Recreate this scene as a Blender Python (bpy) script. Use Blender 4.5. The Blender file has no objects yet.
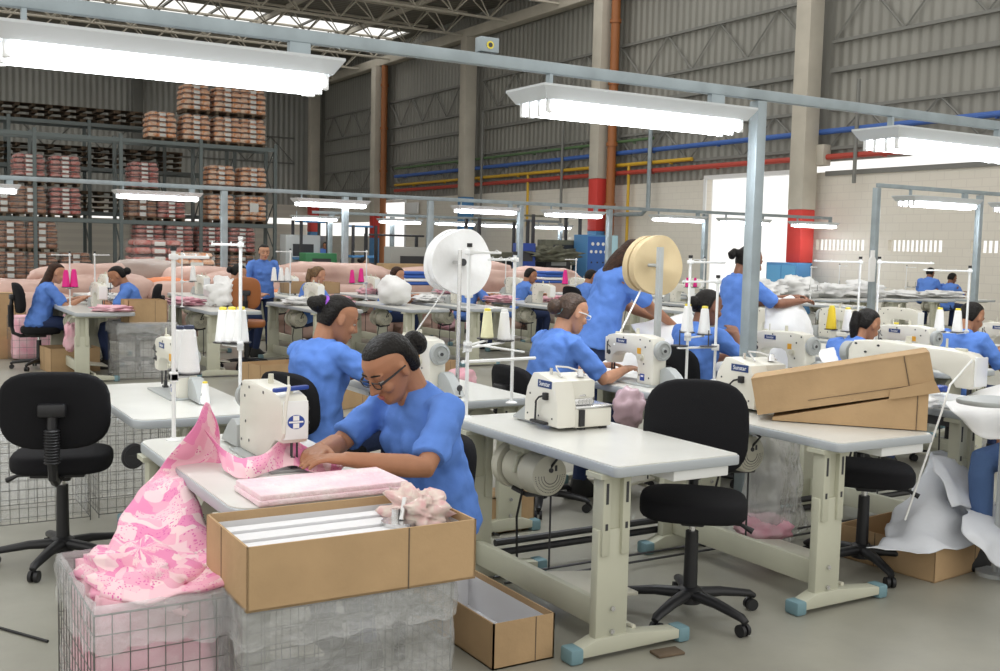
import bpy, bmesh, math, random
from mathutils import Vector, Matrix, noise
random.seed(7)
PI = math.pi
SC = bpy.context.scene
COL = SC.collection
V = Vector

# ------------------------------------------------------------------ camera
CH, FP, CX, CY = 1.55, 1069.3, 500.0, 335.5
XB = V((0.8570075, 0.0219066, -0.514838)); YA = V((-0.5147714, 0.0818048, -0.8534157)); ZU = V((0.0234207, 0.9964076, 0.0813842))
RW = Matrix((XB, YA, ZU))                 # camera axes -> world
def ray(px, py): return RW @ V((px - CX, CY - py, -FP))
def at(px, py, z=None, X=None, Y=None):   # a pixel of the photograph to a point on a plane of the room
    d = ray(px, py)
    t = (z - CH) / d.z if z is not None else (X / d.x if X is not None else Y / d.y)
    return V((0, 0, CH)) + d * t
def atd(px, dep, z=0):                    # point of the floor plan seen at column px at a given depth
    d = ray(px, 250); p = d * (dep / FP); return V((p.x, p.y, z))
cam = bpy.data.cameras.new('camera'); co = bpy.data.objects.new('camera', cam); COL.objects.link(co)
M4 = RW.to_4x4(); M4.translation = V((0, 0, CH)); co.matrix_world = M4
cam.sensor_fit = 'HORIZONTAL'; cam.sensor_width = 36; cam.lens = FP * 36 / 1000; cam.clip_end = 300; cam.clip_start = .05
SC.camera = co

# ------------------------------------------------------------------ materials
MATS = {}
def mat(name, col, rough=.6, metal=0, bump=0, bscale=60, var=0, vscale=8, emit=0, spec=.5, col2=None, coat=0):
    if name in MATS: return MATS[name]
    m = bpy.data.materials.new(name); m.use_nodes = True; nt = m.node_tree; b = nt.nodes['Principled BSDF']
    b.inputs['Base Color'].default_value = (*col, 1); b.inputs['Roughness'].default_value = rough
    b.inputs['Metallic'].default_value = metal; b.inputs['Specular IOR Level'].default_value = spec
    if coat: b.inputs['Coat Weight'].default_value = coat
    if emit: b.inputs['Emission Color'].default_value = (*col, 1); b.inputs['Emission Strength'].default_value = emit
    tc = nt.nodes.new('ShaderNodeTexCoord')
    if var or col2:
        n = nt.nodes.new('ShaderNodeTexNoise'); n.inputs['Scale'].default_value = vscale; n.inputs['Detail'].default_value = 5
        nt.links.new(tc.outputs['Object'], n.inputs['Vector'])
        r = nt.nodes.new('ShaderNodeValToRGB'); r.color_ramp.elements[0].position = .35; r.color_ramp.elements[1].position = .65
        c2 = col2 or tuple(c * (1 - var) for c in col)
        r.color_ramp.elements[0].color = (*c2, 1); r.color_ramp.elements[1].color = (*col, 1)
        nt.links.new(n.outputs['Fac'], r.inputs['Fac']); nt.links.new(r.outputs['Color'], b.inputs['Base Color'])
    if bump:
        n = nt.nodes.new('ShaderNodeTexNoise'); n.inputs['Scale'].default_value = bscale; n.inputs['Detail'].default_value = 3
        nt.links.new(tc.outputs['Object'], n.inputs['Vector'])
        bp = nt.nodes.new('ShaderNodeBump'); bp.inputs['Strength'].default_value = bump; bp.inputs['Distance'].default_value = .02
        nt.links.new(n.outputs['Fac'], bp.inputs['Height']); nt.links.new(bp.outputs['Normal'], b.inputs['Normal'])
    MATS[name] = m; return m
def film(name, tint, alpha, rough=.15, bump=.6, bscale=14):
    m = bpy.data.materials.new(name); m.use_nodes = True; nt = m.node_tree; nt.nodes.clear()
    out = nt.nodes.new('ShaderNodeOutputMaterial'); mx = nt.nodes.new('ShaderNodeMixShader'); mx.inputs[0].default_value = alpha
    tr = nt.nodes.new('ShaderNodeBsdfTransparent'); b = nt.nodes.new('ShaderNodeBsdfPrincipled')
    b.inputs['Base Color'].default_value = (*tint, 1); b.inputs['Roughness'].default_value = rough; b.inputs['Specular IOR Level'].default_value = 1
    n = nt.nodes.new('ShaderNodeTexNoise'); n.inputs['Scale'].default_value = bscale; n.inputs['Detail'].default_value = 4
    bp = nt.nodes.new('ShaderNodeBump'); bp.inputs['Strength'].default_value = bump; bp.inputs['Distance'].default_value = .05
    tc = nt.nodes.new('ShaderNodeTexCoord'); nt.links.new(tc.outputs['Object'], n.inputs['Vector'])
    nt.links.new(n.outputs['Fac'], bp.inputs['Height']); nt.links.new(bp.outputs['Normal'], b.inputs['Normal'])
    nt.links.new(tr.outputs[0], mx.inputs[1]); nt.links.new(b.outputs[0], mx.inputs[2]); nt.links.new(mx.outputs[0], out.inputs['Surface'])
    MATS[name] = m; return m
def nodes(name):
    m = bpy.data.materials.new(name); m.use_nodes = True; MATS[name] = m
    return m, m.node_tree, m.node_tree.nodes['Principled BSDF']

STEEL = mat('galvanised_steel', (.36, .42, .45), .45, .35, var=.2, vscale=5)
CREAM = mat('machine_enamel', (.76, .74, .66), .32, var=.06, vscale=3)
CREAM2 = mat('old_machine_enamel', (.62, .60, .50), .38)
TABLETOP = mat('laminate_top', (.74, .74, .70), .28, var=.07, vscale=4)
EDGE = mat('grey_table_edge', (.42, .45, .48), .4)
LEGM = mat('table_leg_enamel', (.55, .55, .44), .45, var=.1, vscale=3)
CAPM = mat('blue_rubber_cap', (.17, .29, .33), .6)
BLACK = mat('black_plastic', (.012, .012, .014), .45)
BLACKF = mat('black_upholstery', (.012, .012, .014), .9, bump=.25, bscale=400, spec=.2)
DARK = mat('dark_metal', (.06, .06, .065), .4, .5)
CHROME = mat('bright_metal', (.7, .7, .7), .25, .9)
WHITE = mat('white_enamel', (.82, .83, .83), .35)
CARD = mat('corrugated_cardboard', (.50, .34, .19), .85, bump=.15, bscale=25, var=.12, vscale=5, spec=.2)
CARDIN = mat('white_box_lining', (.78, .78, .80), .7)
BLUEP = mat('royal_blue_plastic', (.02, .06, .32), .4)
LABELB = mat('navy_label', (.02, .05, .18), .4)
ORANGET = mat('amber_sticker', (.75, .38, .03), .5)
GREYP = mat('grey_painted_cover', (.40, .42, .42), .5)
CONEW = mat('white_thread', (.90, .90, .90), .8, bump=.3, bscale=300)
CONEY = mat('yellow_thread', (.85, .62, .04), .8, bump=.3, bscale=300)
CONEP = mat('magenta_thread', (.80, .03, .28), .8, bump=.3, bscale=300)
YELLOWC = mat('yellow_cone_core', (.85, .70, .08), .5)
NAVYC = mat('dark_cone_core', (.03, .04, .09), .5)
SHIRT = mat('blue_work_shirt', (.125, .26, .70), .85, bump=.35, bscale=14, var=.12, vscale=5, spec=.15)
SHIRT2 = mat('deep_blue_shirt', (.06, .13, .50), .85, bump=.35, bscale=14, spec=.15)
JEANS = mat('dark_denim', (.02, .035, .10), .9, bump=.2, bscale=60)
JEANSL = mat('mid_blue_denim', (.07, .13, .28), .9, bump=.2, bscale=60)
SHOE = mat('dark_shoe', (.02, .02, .02), .6)
HAIRB = mat('black_hair', (.008, .006, .005), .5, spec=.25, bump=.5, bscale=90, var=.4, vscale=40)
HAIRR = mat('brown_hair', (.05, .02, .010), .5, spec=.25, bump=.5, bscale=90, var=.5, vscale=40)
HAIRL = mat('light_brown_hair', (.20, .11, .045), .5, bump=.5, bscale=90, var=.5, vscale=40)
SKIN = mat('warm_brown_skin', (.42, .19, .10), .5, var=.12, vscale=14)
SKIN2 = mat('light_brown_skin', (.55, .28, .17), .5, var=.1, vscale=14)
SKIN3 = mat('deep_brown_skin', (.24, .10, .055), .5, var=.1, vscale=14)
LIP = mat('lip', (.40, .11, .09), .45)
EYEW = mat('eye_white', (.50, .47, .44), .35)
WCLOTH = mat('white_cloth', (.88, .88, .88), .85, bump=.3, bscale=12, spec=.2)
NONWOV = mat('white_nonwoven', (.66, .68, .72), .8, bump=.4, bscale=9, spec=.2)
TAN = mat('tan_paper_disc', (.62, .49, .29), .8, var=.08, vscale=5)
CONC = mat('pale_concrete', (.56, .52, .44), .85, bump=.1, bscale=20, var=.15, vscale=1.2)
REDP = mat('red_paint', (.62, .05, .04), .55)
BLUEPT = mat('blue_paint', (.08, .24, .48), .55)
ORPIPE = mat('rust_orange_pipe', (.34, .12, .035), .5)
YPIPE = mat('yellow_pipe_paint', (.62, .38, .03), .5)
RPIPE = mat('red_pipe_paint', (.45, .06, .04), .5)
BPIPE = mat('blue_pipe_paint', (.05, .13, .42), .5)
GPIPE = mat('green_pipe_paint', (.10, .18, .08), .5)
GIRT = mat('grey_girt_steel', (.20, .20, .185), .6)
TRUSS = mat('truss_paint', (.55, .51, .43), .6)
RACKM = mat('rack_steel', (.17, .20, .20), .5, .3)
WOODD = mat('weathered_pallet_wood', (.16, .115, .075), .85, var=.4, vscale=6)
LAMPW = mat('lamp_housing_white', (.60, .63, .65), .4)
TUBEM = mat('fluorescent_tube', (.94, .97, 1.0), .3, emit=9)
BROWNCH = mat('brown_moulded_shell', (.33, .11, .03), .45)
GREENM = mat('green_paint', (.04, .20, .08), .5)
PAPER = mat('white_paper', (.85, .85, .83), .7)
WIRE = mat('basket_wire', (.16, .16, .15), .5, .5)
PINKP = mat('pink_bag_cloth', (.80, .38, .48), .8, col2=(.82, .55, .60), vscale=9)
BALE = mat('pale_pink_fabric_bale', (.62, .43, .37), .75, bump=.3, bscale=8, col2=(.50, .33, .28), vscale=2.5)
BALEO = mat('orange_bale', (.70, .22, .08), .75, bump=.3, bscale=8)
BALEG = mat('grey_brown_bale', (.34, .28, .25), .8, bump=.3, bscale=8)
PLASTIC = film('clear_plastic_film', (.80, .82, .84), .30)
PLASTICG = film('cloudy_plastic_film', (.62, .63, .63), .36, rough=.12, bump=1.0, bscale=9)
PLASTICB = film('milky_plastic_film', (.80, .81, .80), .42, rough=.15, bump=1.0, bscale=8)
WRAP = film('pallet_wrap', (.8, .8, .8), .10, rough=.12)

def fabric_pink():
    m, nt, b = nodes('pink_patchwork_print'); L = nt.links
    tc = nt.nodes.new('ShaderNodeTexCoord')
    nz = nt.nodes.new('ShaderNodeTexNoise'); nz.inputs['Scale'].default_value = 5
    v = nt.nodes.new('ShaderNodeTexVoronoi'); v.inputs['Scale'].default_value = 7; v.distance = 'CHEBYCHEV'
    L.new(tc.outputs['UV'], v.inputs['Vector'])
    r = nt.nodes.new('ShaderNodeValToRGB'); r.color_ramp.interpolation = 'CONSTANT'
    cols = [(.84, .42, .54), (.86, .54, .61), (.80, .26, .47), (.87, .60, .65), (.84, .38, .52), (.88, .64, .66)]
    els = r.color_ramp.elements
    while len(els) < 6: els.new(.5)
    for i, c in enumerate(cols): els[i].position = i / 6; els[i].color = (*c, 1)
    sx = nt.nodes.new('ShaderNodeSeparateColor'); L.new(v.outputs['Color'], sx.inputs[0]); L.new(sx.outputs[0], r.inputs['Fac'])
    d = nt.nodes.new('ShaderNodeTexVoronoi'); d.inputs['Scale'].default_value = 42; L.new(tc.outputs['UV'], d.inputs['Vector'])
    lt = nt.nodes.new('ShaderNodeMath'); lt.operation = 'LESS_THAN'; lt.inputs[1].default_value = .30; L.new(d.outputs['Distance'], lt.inputs[0])
    gt = nt.nodes.new('ShaderNodeMath'); gt.operation = 'GREATER_THAN'; gt.inputs[1].default_value = .35; L.new(sx.outputs[1], gt.inputs[0])
    mu = nt.nodes.new('ShaderNodeMath'); mu.operation = 'MULTIPLY'; L.new(lt.outputs[0], mu.inputs[0]); L.new(gt.outputs[0], mu.inputs[1])
    mx = nt.nodes.new('ShaderNodeMix'); mx.data_type = 'RGBA'; L.new(mu.outputs[0], mx.inputs[0]); L.new(r.outputs[0], mx.inputs[6])
    mx.inputs[7].default_value = (.72, .16, .40, 1); L.new(mx.outputs[2], b.inputs['Base Color'])
    b.inputs['Roughness'].default_value = .8
    return m
PINK = fabric_pink()

def corrugated(name, col, axis, pitch, depth_strength, rough=.5, var=.12):
    m, nt, b = nodes(name); L = nt.links
    tc = nt.nodes.new('ShaderNodeTexCoord'); w = nt.nodes.new('ShaderNodeTexWave')
    w.bands_direction = axis; w.wave_profile = 'SIN'; w.inputs['Scale'].default_value = 2 * PI / 20 / pitch
    L.new(tc.outputs['Object'], w.inputs['Vector'])
    bp = nt.nodes.new('ShaderNodeBump'); bp.inputs['Strength'].default_value = depth_strength; bp.inputs['Distance'].default_value = .04
    L.new(w.outputs['Fac'], bp.inputs['Height']); L.new(bp.outputs['Normal'], b.inputs['Normal'])
    n = nt.nodes.new('ShaderNodeTexNoise'); n.inputs['Scale'].default_value = .35; L.new(tc.outputs['Object'], n.inputs['Vector'])
    r = nt.nodes.new('ShaderNodeValToRGB'); r.color_ramp.elements[0].position = .4; r.color_ramp.elements[1].position = .62
    r.color_ramp.elements[0].color = (*[c * (1 - var) for c in col], 1); r.color_ramp.elements[1].color = (*col, 1)
    L.new(n.outputs['Fac'], r.inputs['Fac']); L.new(r.outputs[0], b.inputs['Base Color'])
    b.inputs['Roughness'].default_value = rough; b.inputs['Metallic'].default_value = .2
    return m
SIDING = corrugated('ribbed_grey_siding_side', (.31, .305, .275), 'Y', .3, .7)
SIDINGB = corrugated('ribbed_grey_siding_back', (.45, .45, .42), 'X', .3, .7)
ROOFM = corrugated('ribbed_roof_sheet', (.22, .21, .18), 'Y', .3, .8)

def masonry():
    m, nt, b = nodes('painted_block_wall'); L = nt.links
    tc = nt.nodes.new('ShaderNodeTexCoord'); sp = nt.nodes.new('ShaderNodeSeparateXYZ'); cb = nt.nodes.new('ShaderNodeCombineXYZ')
    L.new(tc.outputs['Object'], sp.inputs[0]); L.new(sp.outputs['Y'], cb.inputs['X']); L.new(sp.outputs['Z'], cb.inputs['Y'])
    br = nt.nodes.new('ShaderNodeTexBrick'); br.inputs['Scale'].default_value = 1
    br.inputs['Color1'].default_value = (.74, .70, .62, 1); br.inputs['Color2'].default_value = (.72, .68, .60, 1); br.inputs['Mortar'].default_value = (.68, .64, .57, 1)
    br.inputs['Brick Width'].default_value = .4; br.inputs['Row Height'].default_value = .2; br.inputs['Mortar Size'].default_value = .012
    L.new(cb.outputs[0], br.inputs['Vector']); L.new(br.outputs['Color'], b.inputs['Base Color']); b.inputs['Roughness'].default_value = .8
    return m
MASON = masonry()

def floor_mat():
    m, nt, b = nodes('trowelled_concrete_floor'); L = nt.links
    tc = nt.nodes.new('ShaderNodeTexCoord')
    n = nt.nodes.new('ShaderNodeTexNoise'); n.inputs['Scale'].default_value = .9; n.inputs['Detail'].default_value = 8; n.inputs['Roughness'].default_value = .65
    L.new(tc.outputs['Object'], n.inputs['Vector'])
    r = nt.nodes.new('ShaderNodeValToRGB'); e = r.color_ramp.elements
    e[0].position = .3; e[0].color = (.255, .25, .21, 1); e[1].position = .68; e[1].color = (.37, .36, .305, 1)
    L.new(n.outputs['Fac'], r.inputs['Fac']); L.new(r.outputs[0], b.inputs['Base Color'])
    rr = nt.nodes.new('ShaderNodeMapRange'); rr.inputs['To Min'].default_value = .28; rr.inputs['To Max'].default_value = .5
    L.new(n.outputs['Fac'], rr.inputs['Value']); L.new(rr.outputs[0], b.inputs['Roughness'])
    return m
FLOORM = floor_mat()

def bundle_mat(name, a, b_, c, seam=.20):
    m, nt, b = nodes(name); L = nt.links
    tc = nt.nodes.new('ShaderNodeTexCoord'); sp = nt.nodes.new('ShaderNodeSeparateXYZ'); L.new(tc.outputs['Object'], sp.inputs[0])
    n = nt.nodes.new('ShaderNodeTexNoise'); n.inputs['Scale'].default_value = 7; n.inputs['Detail'].default_value = 4; L.new(tc.outputs['Object'], n.inputs['Vector'])
    r = nt.nodes.new('ShaderNodeValToRGB'); e = r.color_ramp.elements; e[0].position = .38; e[0].color = (*a, 1); e[1].position = .6; e[1].color = (*b_, 1)
    L.new(n.outputs['Fac'], r.inputs['Fac'])
    w = nt.nodes.new('ShaderNodeTexWave'); w.bands_direction = 'Z'; w.inputs['Scale'].default_value = 2 * PI / 20 / seam; w.inputs['Distortion'].default_value = 1.5
    L.new(tc.outputs['Object'], w.inputs['Vector'])
    lt = nt.nodes.new('ShaderNodeMath'); lt.operation = 'GREATER_THAN'; lt.inputs[1].default_value = .8; L.new(w.outputs['Fac'], lt.inputs[0])
    mx = nt.nodes.new('ShaderNodeMix'); mx.data_type = 'RGBA'; L.new(lt.outputs[0], mx.inputs[0]); L.new(r.outputs[0], mx.inputs[6]); mx.inputs[7].default_value = (*c, 1)
    L.new(mx.outputs[2], b.inputs['Base Color']); b.inputs['Roughness'].default_value = .35
    return m
BUND = bundle_mat('orange_bundle_pack', (.90, .36, .13), (.93, .70, .54), (.22, .12, .08))
BUNDR = bundle_mat('red_bundle_pack', (.58, .12, .10), (.66, .36, .32), (.10, .05, .045))
BUNDD = bundle_mat('dark_bundle_pack', (.42, .16, .08), (.50, .30, .2), (.07, .045, .035))

# ------------------------------------------------------------------ geometry
class G:
    def __init__(s): s.v = []; s.f = []; s.m = []; s.uv = None; s.mi = 0
    def add(s, vs, fs):
        o = len(s.v); s.v += [V(p) for p in vs]; s.f += [[i + o for i in f] for f in fs]; s.m += [s.mi] * len(fs); return s
    def box(s, c, d, rot=None, bev=0, seg=2):
        c = V(c); h = V(d) / 2; R = rot if rot is not None else Matrix.Identity(3)
        if bev > 0:
            bm = bmesh.new(); bmesh.ops.create_cube(bm, size=1)
            for v in bm.verts: v.co = V((v.co.x * d[0], v.co.y * d[1], v.co.z * d[2]))
            bmesh.ops.bevel(bm, geom=bm.edges[:], offset=min(bev, min(d) * .49), segments=seg, affect='EDGES', profile=.5)
            bm.verts.index_update(); vs = [R @ v.co + c for v in bm.verts]; fs = [[v.index for v in f.verts] for f in bm.faces]; bm.free()
            return s.add(vs, fs)
        vs = [R @ V((x * h.x, y * h.y, z * h.z)) + c for x in (-1, 1) for y in (-1, 1) for z in (-1, 1)]
        return s.add(vs, [[0, 1, 3, 2], [4, 6, 7, 5], [0, 4, 5, 1], [2, 3, 7, 6], [0, 2, 6, 4], [1, 5, 7, 3]])
    def b2(s, a, b, **k):
        return s.box([(a[i] + b[i]) / 2 for i in range(3)], [abs(b[i] - a[i]) for i in range(3)], **k)
    def loft(s, rings, cap=True, closed=True):
        n = len(rings[0]); vs = [p for r in rings for p in r]; fs = []
        for i in range(len(rings) - 1):
            for j in range(n if closed else n - 1):
                k = (j + 1) % n; fs.append([i * n + j, i * n + k, (i + 1) * n + k, (i + 1) * n + j])
        if cap: fs.append(list(range(n - 1, -1, -1))); fs.append([(len(rings) - 1) * n + j for j in range(n)])
        return s.add(vs, fs)
    def tube(s, pts, r, n=8, cap=True, flat=1.0, up=None):
        pts = [V(p) for p in pts]; N = len(pts); rs = r if isinstance(r, (list, tuple)) else [r] * N
        T = [(pts[min(i + 1, N - 1)] - pts[max(i - 1, 0)]).normalized() for i in range(N)]
        u = V(up) if up else (V((0, 0, 1)) if abs(T[0].z) < .9 else V((1, 0, 0)))
        rings = []
        for i in range(N):
            a = (u - T[i] * u.dot(T[i]))
            if a.length < 1e-4: a = T[i].orthogonal()
            a.normalize(); b = T[i].cross(a); u = a
            rings.append([pts[i] + (a * math.cos(2 * PI * j / n) * flat + b * math.sin(2 * PI * j / n)) * rs[i] for j in range(n)])
        return s.loft(rings, cap)
    def cyl(s, a, b, r, r2=None, n=16): return s.tube([a, b], [r, r if r2 is None else r2], n)
    def lathe(s, prof, c=(0, 0, 0), axis=(0, 0, 1), n=24):
        ax = V(axis).normalized(); a = ax.orthogonal().normalized(); b = ax.cross(a); c = V(c)
        rings = [[c + ax * z + (a * math.cos(2 * PI * j / n) + b * math.sin(2 * PI * j / n)) * max(r, 1e-4) for j in range(n)] for r, z in prof]
        return s.loft(rings)
    def ell(s, c, r, rot=None, n=16, m=10):
        c = V(c); R = rot if rot is not None else Matrix.Identity(3); rings = []
        for i in range(m + 1):
            t = -PI / 2 + PI * i / m; cr = max(math.cos(t), 1e-3)
            rings.append([R @ V((r[0] * cr * math.cos(2 * PI * j / n), r[1] * cr * math.sin(2 * PI * j / n), r[2] * math.sin(t))) + c for j in range(n)])
        return s.loft(rings)
    def prism(s, poly, axis, a, b, bev=0):
        # poly: 2-D outline; axis 'x','y','z' = extrusion direction
        def P(p, t): return {'x': V((t, p[0], p[1])), 'y': V((p[0], t, p[1])), 'z': V((p[0], p[1], t))}[axis]
        if not bev: return s.loft([[P(p, a) for p in poly], [P(p, b) for p in poly]])
        cx = sum(p[0] for p in poly) / len(poly); cy = sum(p[1] for p in poly) / len(poly)
        def ins(o):
            out = []; n = len(poly)
            ar = sum(poly[i][0] * poly[(i + 1) % n][1] - poly[(i + 1) % n][0] * poly[i][1] for i in range(n))
            sg = 1 if ar > 0 else -1
            for i in range(n):
                p0, p1, p2 = V(poly[i - 1]), V(poly[i]), V(poly[(i + 1) % n])
                d1 = (p1 - p0).normalized(); d2 = (p2 - p1).normalized()
                n1 = V((-d1.y, d1.x)) * sg; n2 = V((-d2.y, d2.x)) * sg; k = max(1 + n1.dot(n2), .4)
                out.append(p1 + (n1 + n2) / k * o)
            return out
        sgn = 1 if b > a else -1; i1 = ins(bev); i2 = ins(bev * .3)
        return s.loft([[P(p, a) for p in i1], [P(p, a + sgn * bev * .3) for p in i2], [P(p, a + sgn * bev) for p in poly],
                       [P(p, b - sgn * bev) for p in poly], [P(p, b - sgn * bev * .3) for p in i2], [P(p, b) for p in i1]])
    def build(s, name, mt, parent=None, smooth=True, ang=35, loc=None):
        me = bpy.data.meshes.new(name); me.from_pydata([tuple(p) for p in s.v], [], s.f)
        for m in (mt if isinstance(mt, (list, tuple)) else [mt]): me.materials.append(m)
        me.polygons.foreach_set('material_index', s.m)
        bm = bmesh.new(); bm.from_mesh(me); bmesh.ops.recalc_face_normals(bm, faces=bm.faces[:]); bm.to_mesh(me); bm.free()
        if s.uv:
            uvl = me.uv_layers.new(name='UVMap')
            for lp in me.loops: uvl.data[lp.index].uv = s.uv[lp.vertex_index]
        if smooth: me.shade_smooth(); me.set_sharp_from_angle(angle=math.radians(ang))
        o = bpy.data.objects.new(name, me); COL.objects.link(o)
        if parent is not None: o.parent = parent
        if loc is not None: o.location = loc
        return o
def tag(o, label=None, cat=None, group=None, kind=None):
    for k, v in (('label', label), ('category', cat), ('group', group), ('kind', kind)):
        if v: o[k] = v
    return o
def thing(name, label, cat, loc=(0, 0, 0), rz=0, group=None):
    o = bpy.data.objects.new(name, None); COL.objects.link(o); o.location = loc; o.rotation_euler = (0, 0, rz); o.empty_display_size = .1
    return tag(o, label, cat, group)
def kids(o): return [c for c in bpy.data.objects if c.parent == o]
def dup(o, loc=None, rz=None, label=None, group=None, parent=None, tree=None):
    c = o.copy(); COL.objects.link(c)
    if parent is not None: c.parent = parent
    for ch in TREE(o): dup(ch, parent=c)
    if loc is not None: c.location = loc
    if rz is not None: c.rotation_euler = (0, 0, rz)
    if label: c['label'] = label
    if group: c['group'] = group
    return c
def TREE(o): return list(o.children)
def Rz(a): return Matrix.Rotation(a, 3, 'Z')
def Ry(a): return Matrix.Rotation(a, 3, 'Y')
def Rx(a): return Matrix.Rotation(a, 3, 'X')
def catmull(P, k=6):
    P = [V(p) for p in P]; out = []
    for i in range(len(P) - 1):
        a, b, c, d = P[max(i - 1, 0)], P[i], P[i + 1], P[min(i + 2, len(P) - 1)]
        for j in range(k):
            t = j / k; out.append(.5 * ((2 * b) + (c - a) * t + (2 * a - 5 * b + 4 * c - d) * t * t + (3 * b - a - 3 * c + d) * t ** 3))
    out.append(P[-1]); return out
def sheet(stations, name, mt, parent=None, kx=6, ky=6, wav=.01, wf=9, seed=0, thick=.003, uvs=1.0):
    """a cloth through rows of points; each station is a row of the same number of points"""
    rows = [catmull(r, ky) for r in stations]; n = len(rows[0])
    cols = [catmull([r[j] for r in rows], kx) for j in range(n)]; m = len(cols[0])
    g = G(); off = V((seed * 3.1, seed * 7.7, seed * 1.3)); uv = []
    for i in range(m):
        for j in range(n):
            p = cols[j][i]; q = p * wf + off
            g.v.append(p + V((noise.noise(q), noise.noise(q + V((9, 3, 1))), noise.noise(q + V((4, 8, 2))))) * wav)
    # arc-length uv
    for i in range(m):
        for j in range(n):
            if i == 0: vlen = 0
            else: vlen = uv[(i - 1) * n + j][1] + (cols[n // 2][i] - cols[n // 2][i - 1]).length * uvs
            ulen = 0 if j == 0 else uv[i * n + j - 1][0] + (rows[len(rows) // 2][j] - rows[len(rows) // 2][j - 1]).length * uvs
            uv.append((ulen, vlen))
    for i in range(m - 1):
        for j in range(n - 1):
            g.f.append([i * n + j, i * n + j + 1, (i + 1) * n + j + 1, (i + 1) * n + j]); g.m.append(0)
    g.uv = uv; o = g.build(name, mt, parent, ang=180)
    md = o.modifiers.new('thickness', 'SOLIDIFY'); md.thickness = thick; md.offset = 0
    return o
def lettering(txt, size, mt, parent, loc, rot, name='lettering'):
    c = bpy.data.curves.new('t', 'FONT'); c.body = txt; c.size = size; c.extrude = .0006; c.align_x = 'CENTER'; c.align_y = 'CENTER'; c.resolution_u = 3
    o = bpy.data.objects.new('t', c); me = bpy.data.meshes.new_from_object(o); bpy.data.objects.remove(o); me.materials.clear(); me.materials.append(mt)
    q = bpy.data.objects.new(name, me); COL.objects.link(q); q.parent = parent; q.location = loc; q.rotation_euler = rot; return q
# ------------------------------------------------------------------ the hall
XW, YB, ZT = 22.0, 58.0, 9.9
def struct(o, parent=None):
    if parent is None: o['kind'] = 'structure'
    return o
g = G(); g.b2((-14, -6, -.2), (XW + .3, YB + .3, 0)); struct(g.build('floor', FLOORM, smooth=False))
# right wall: block base with a door opening, a row of small vents, ribbed siding above
ZM = 3.75
d0, d1 = at(705, 240, X=XW).y, at(795, 240, X=XW).y      # door from d1 (near) to d0 (far)
e0, e1 = at(405, 230, X=XW).y, at(378, 230, X=XW).y      # far opening
g = G()
VZ0, VZ1 = 1.70, 1.98
vents = [(at(a, 246, X=XW).y, at(b, 246, X=XW).y) for a, b in ((816, 864), (888, 942), (971, 1040))]
def wall_x(y0, y1, z0, z1): g.b2((XW, y0, z0), (XW + .2, y1, z1))
DT = 3.85
ys = sorted([v[1] for v in vents] + [v[0] for v in vents])
wall_x(-6, ys[0], 0, ZM)
for i in range(1, 5, 2): wall_x(ys[i], ys[i + 1], 0, ZM)
wall_x(ys[5], d1, 0, ZM)
for a, b in vents:
    wall_x(b, a, 0, VZ0); wall_x(b, a, VZ1, ZM)
    n = 12
    for k in range(1, n): y = b + (a - b) * k / n; g.b2((XW, y - .02, VZ0), (XW + .03, y + .02, VZ1))
wall_x(d0, e0, 0, ZM); wall_x(e1, YB, 0, 2.0); wall_x(e1, YB, 2.7, ZM)
wr = struct(g.build('wall_right', MASON, smooth=False))
g = G(); g.b2((XW + .05, -6, ZM + .28), (XW + .2, d1 - .2, ZT + 1.2)); g.b2((XW + .05, d1 - .2, ZM + .05), (XW + .2, d0 + .4, ZT + 1.2)); g.b2((XW + .05, d0 + .4, ZM), (XW + .2, YB, ZT + 1.2))
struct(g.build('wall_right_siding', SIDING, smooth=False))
for i, (a, b, top) in enumerate(((d1, d0, ZM), (e0, e1, 3.6))):
    g = G(); t = .12
    g.b2((XW - .04, a - t, 0), (XW + .24, a, top)); g.b2((XW - .04, b, 0), (XW + .24, b + t, top)); g.b2((XW - .04, a - t, top), (XW + .24, b + t, top + t))
    struct(g.build('door_%d' % (i + 1), WHITE, smooth=False))
g = G(); g.b2((XW - .05, d1 - 1, ZM - .1), (XW, -6, ZM + .02)); struct(g.build('trim_1', GIRT, smooth=False))
# back wall
g = G()
g.b2((-14, YB, 0), (XW + .3, YB + .2, 2.62)); g.b2((-14, YB, 2.95), (XW + .3, YB + .2, 3.7))
for a in range(-14, 22, 3): g.b2((a, YB, 2.62), (a + .25, YB + .2, 2.95))
struct(g.build('wall_back', MASON, smooth=False))
g = G(); g.b2((-14, YB + .05, 3.7), (XW + .3, YB + .25, ZT + 1.2)); struct(g.build('wall_back_siding', SIDINGB, smooth=False))
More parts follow.
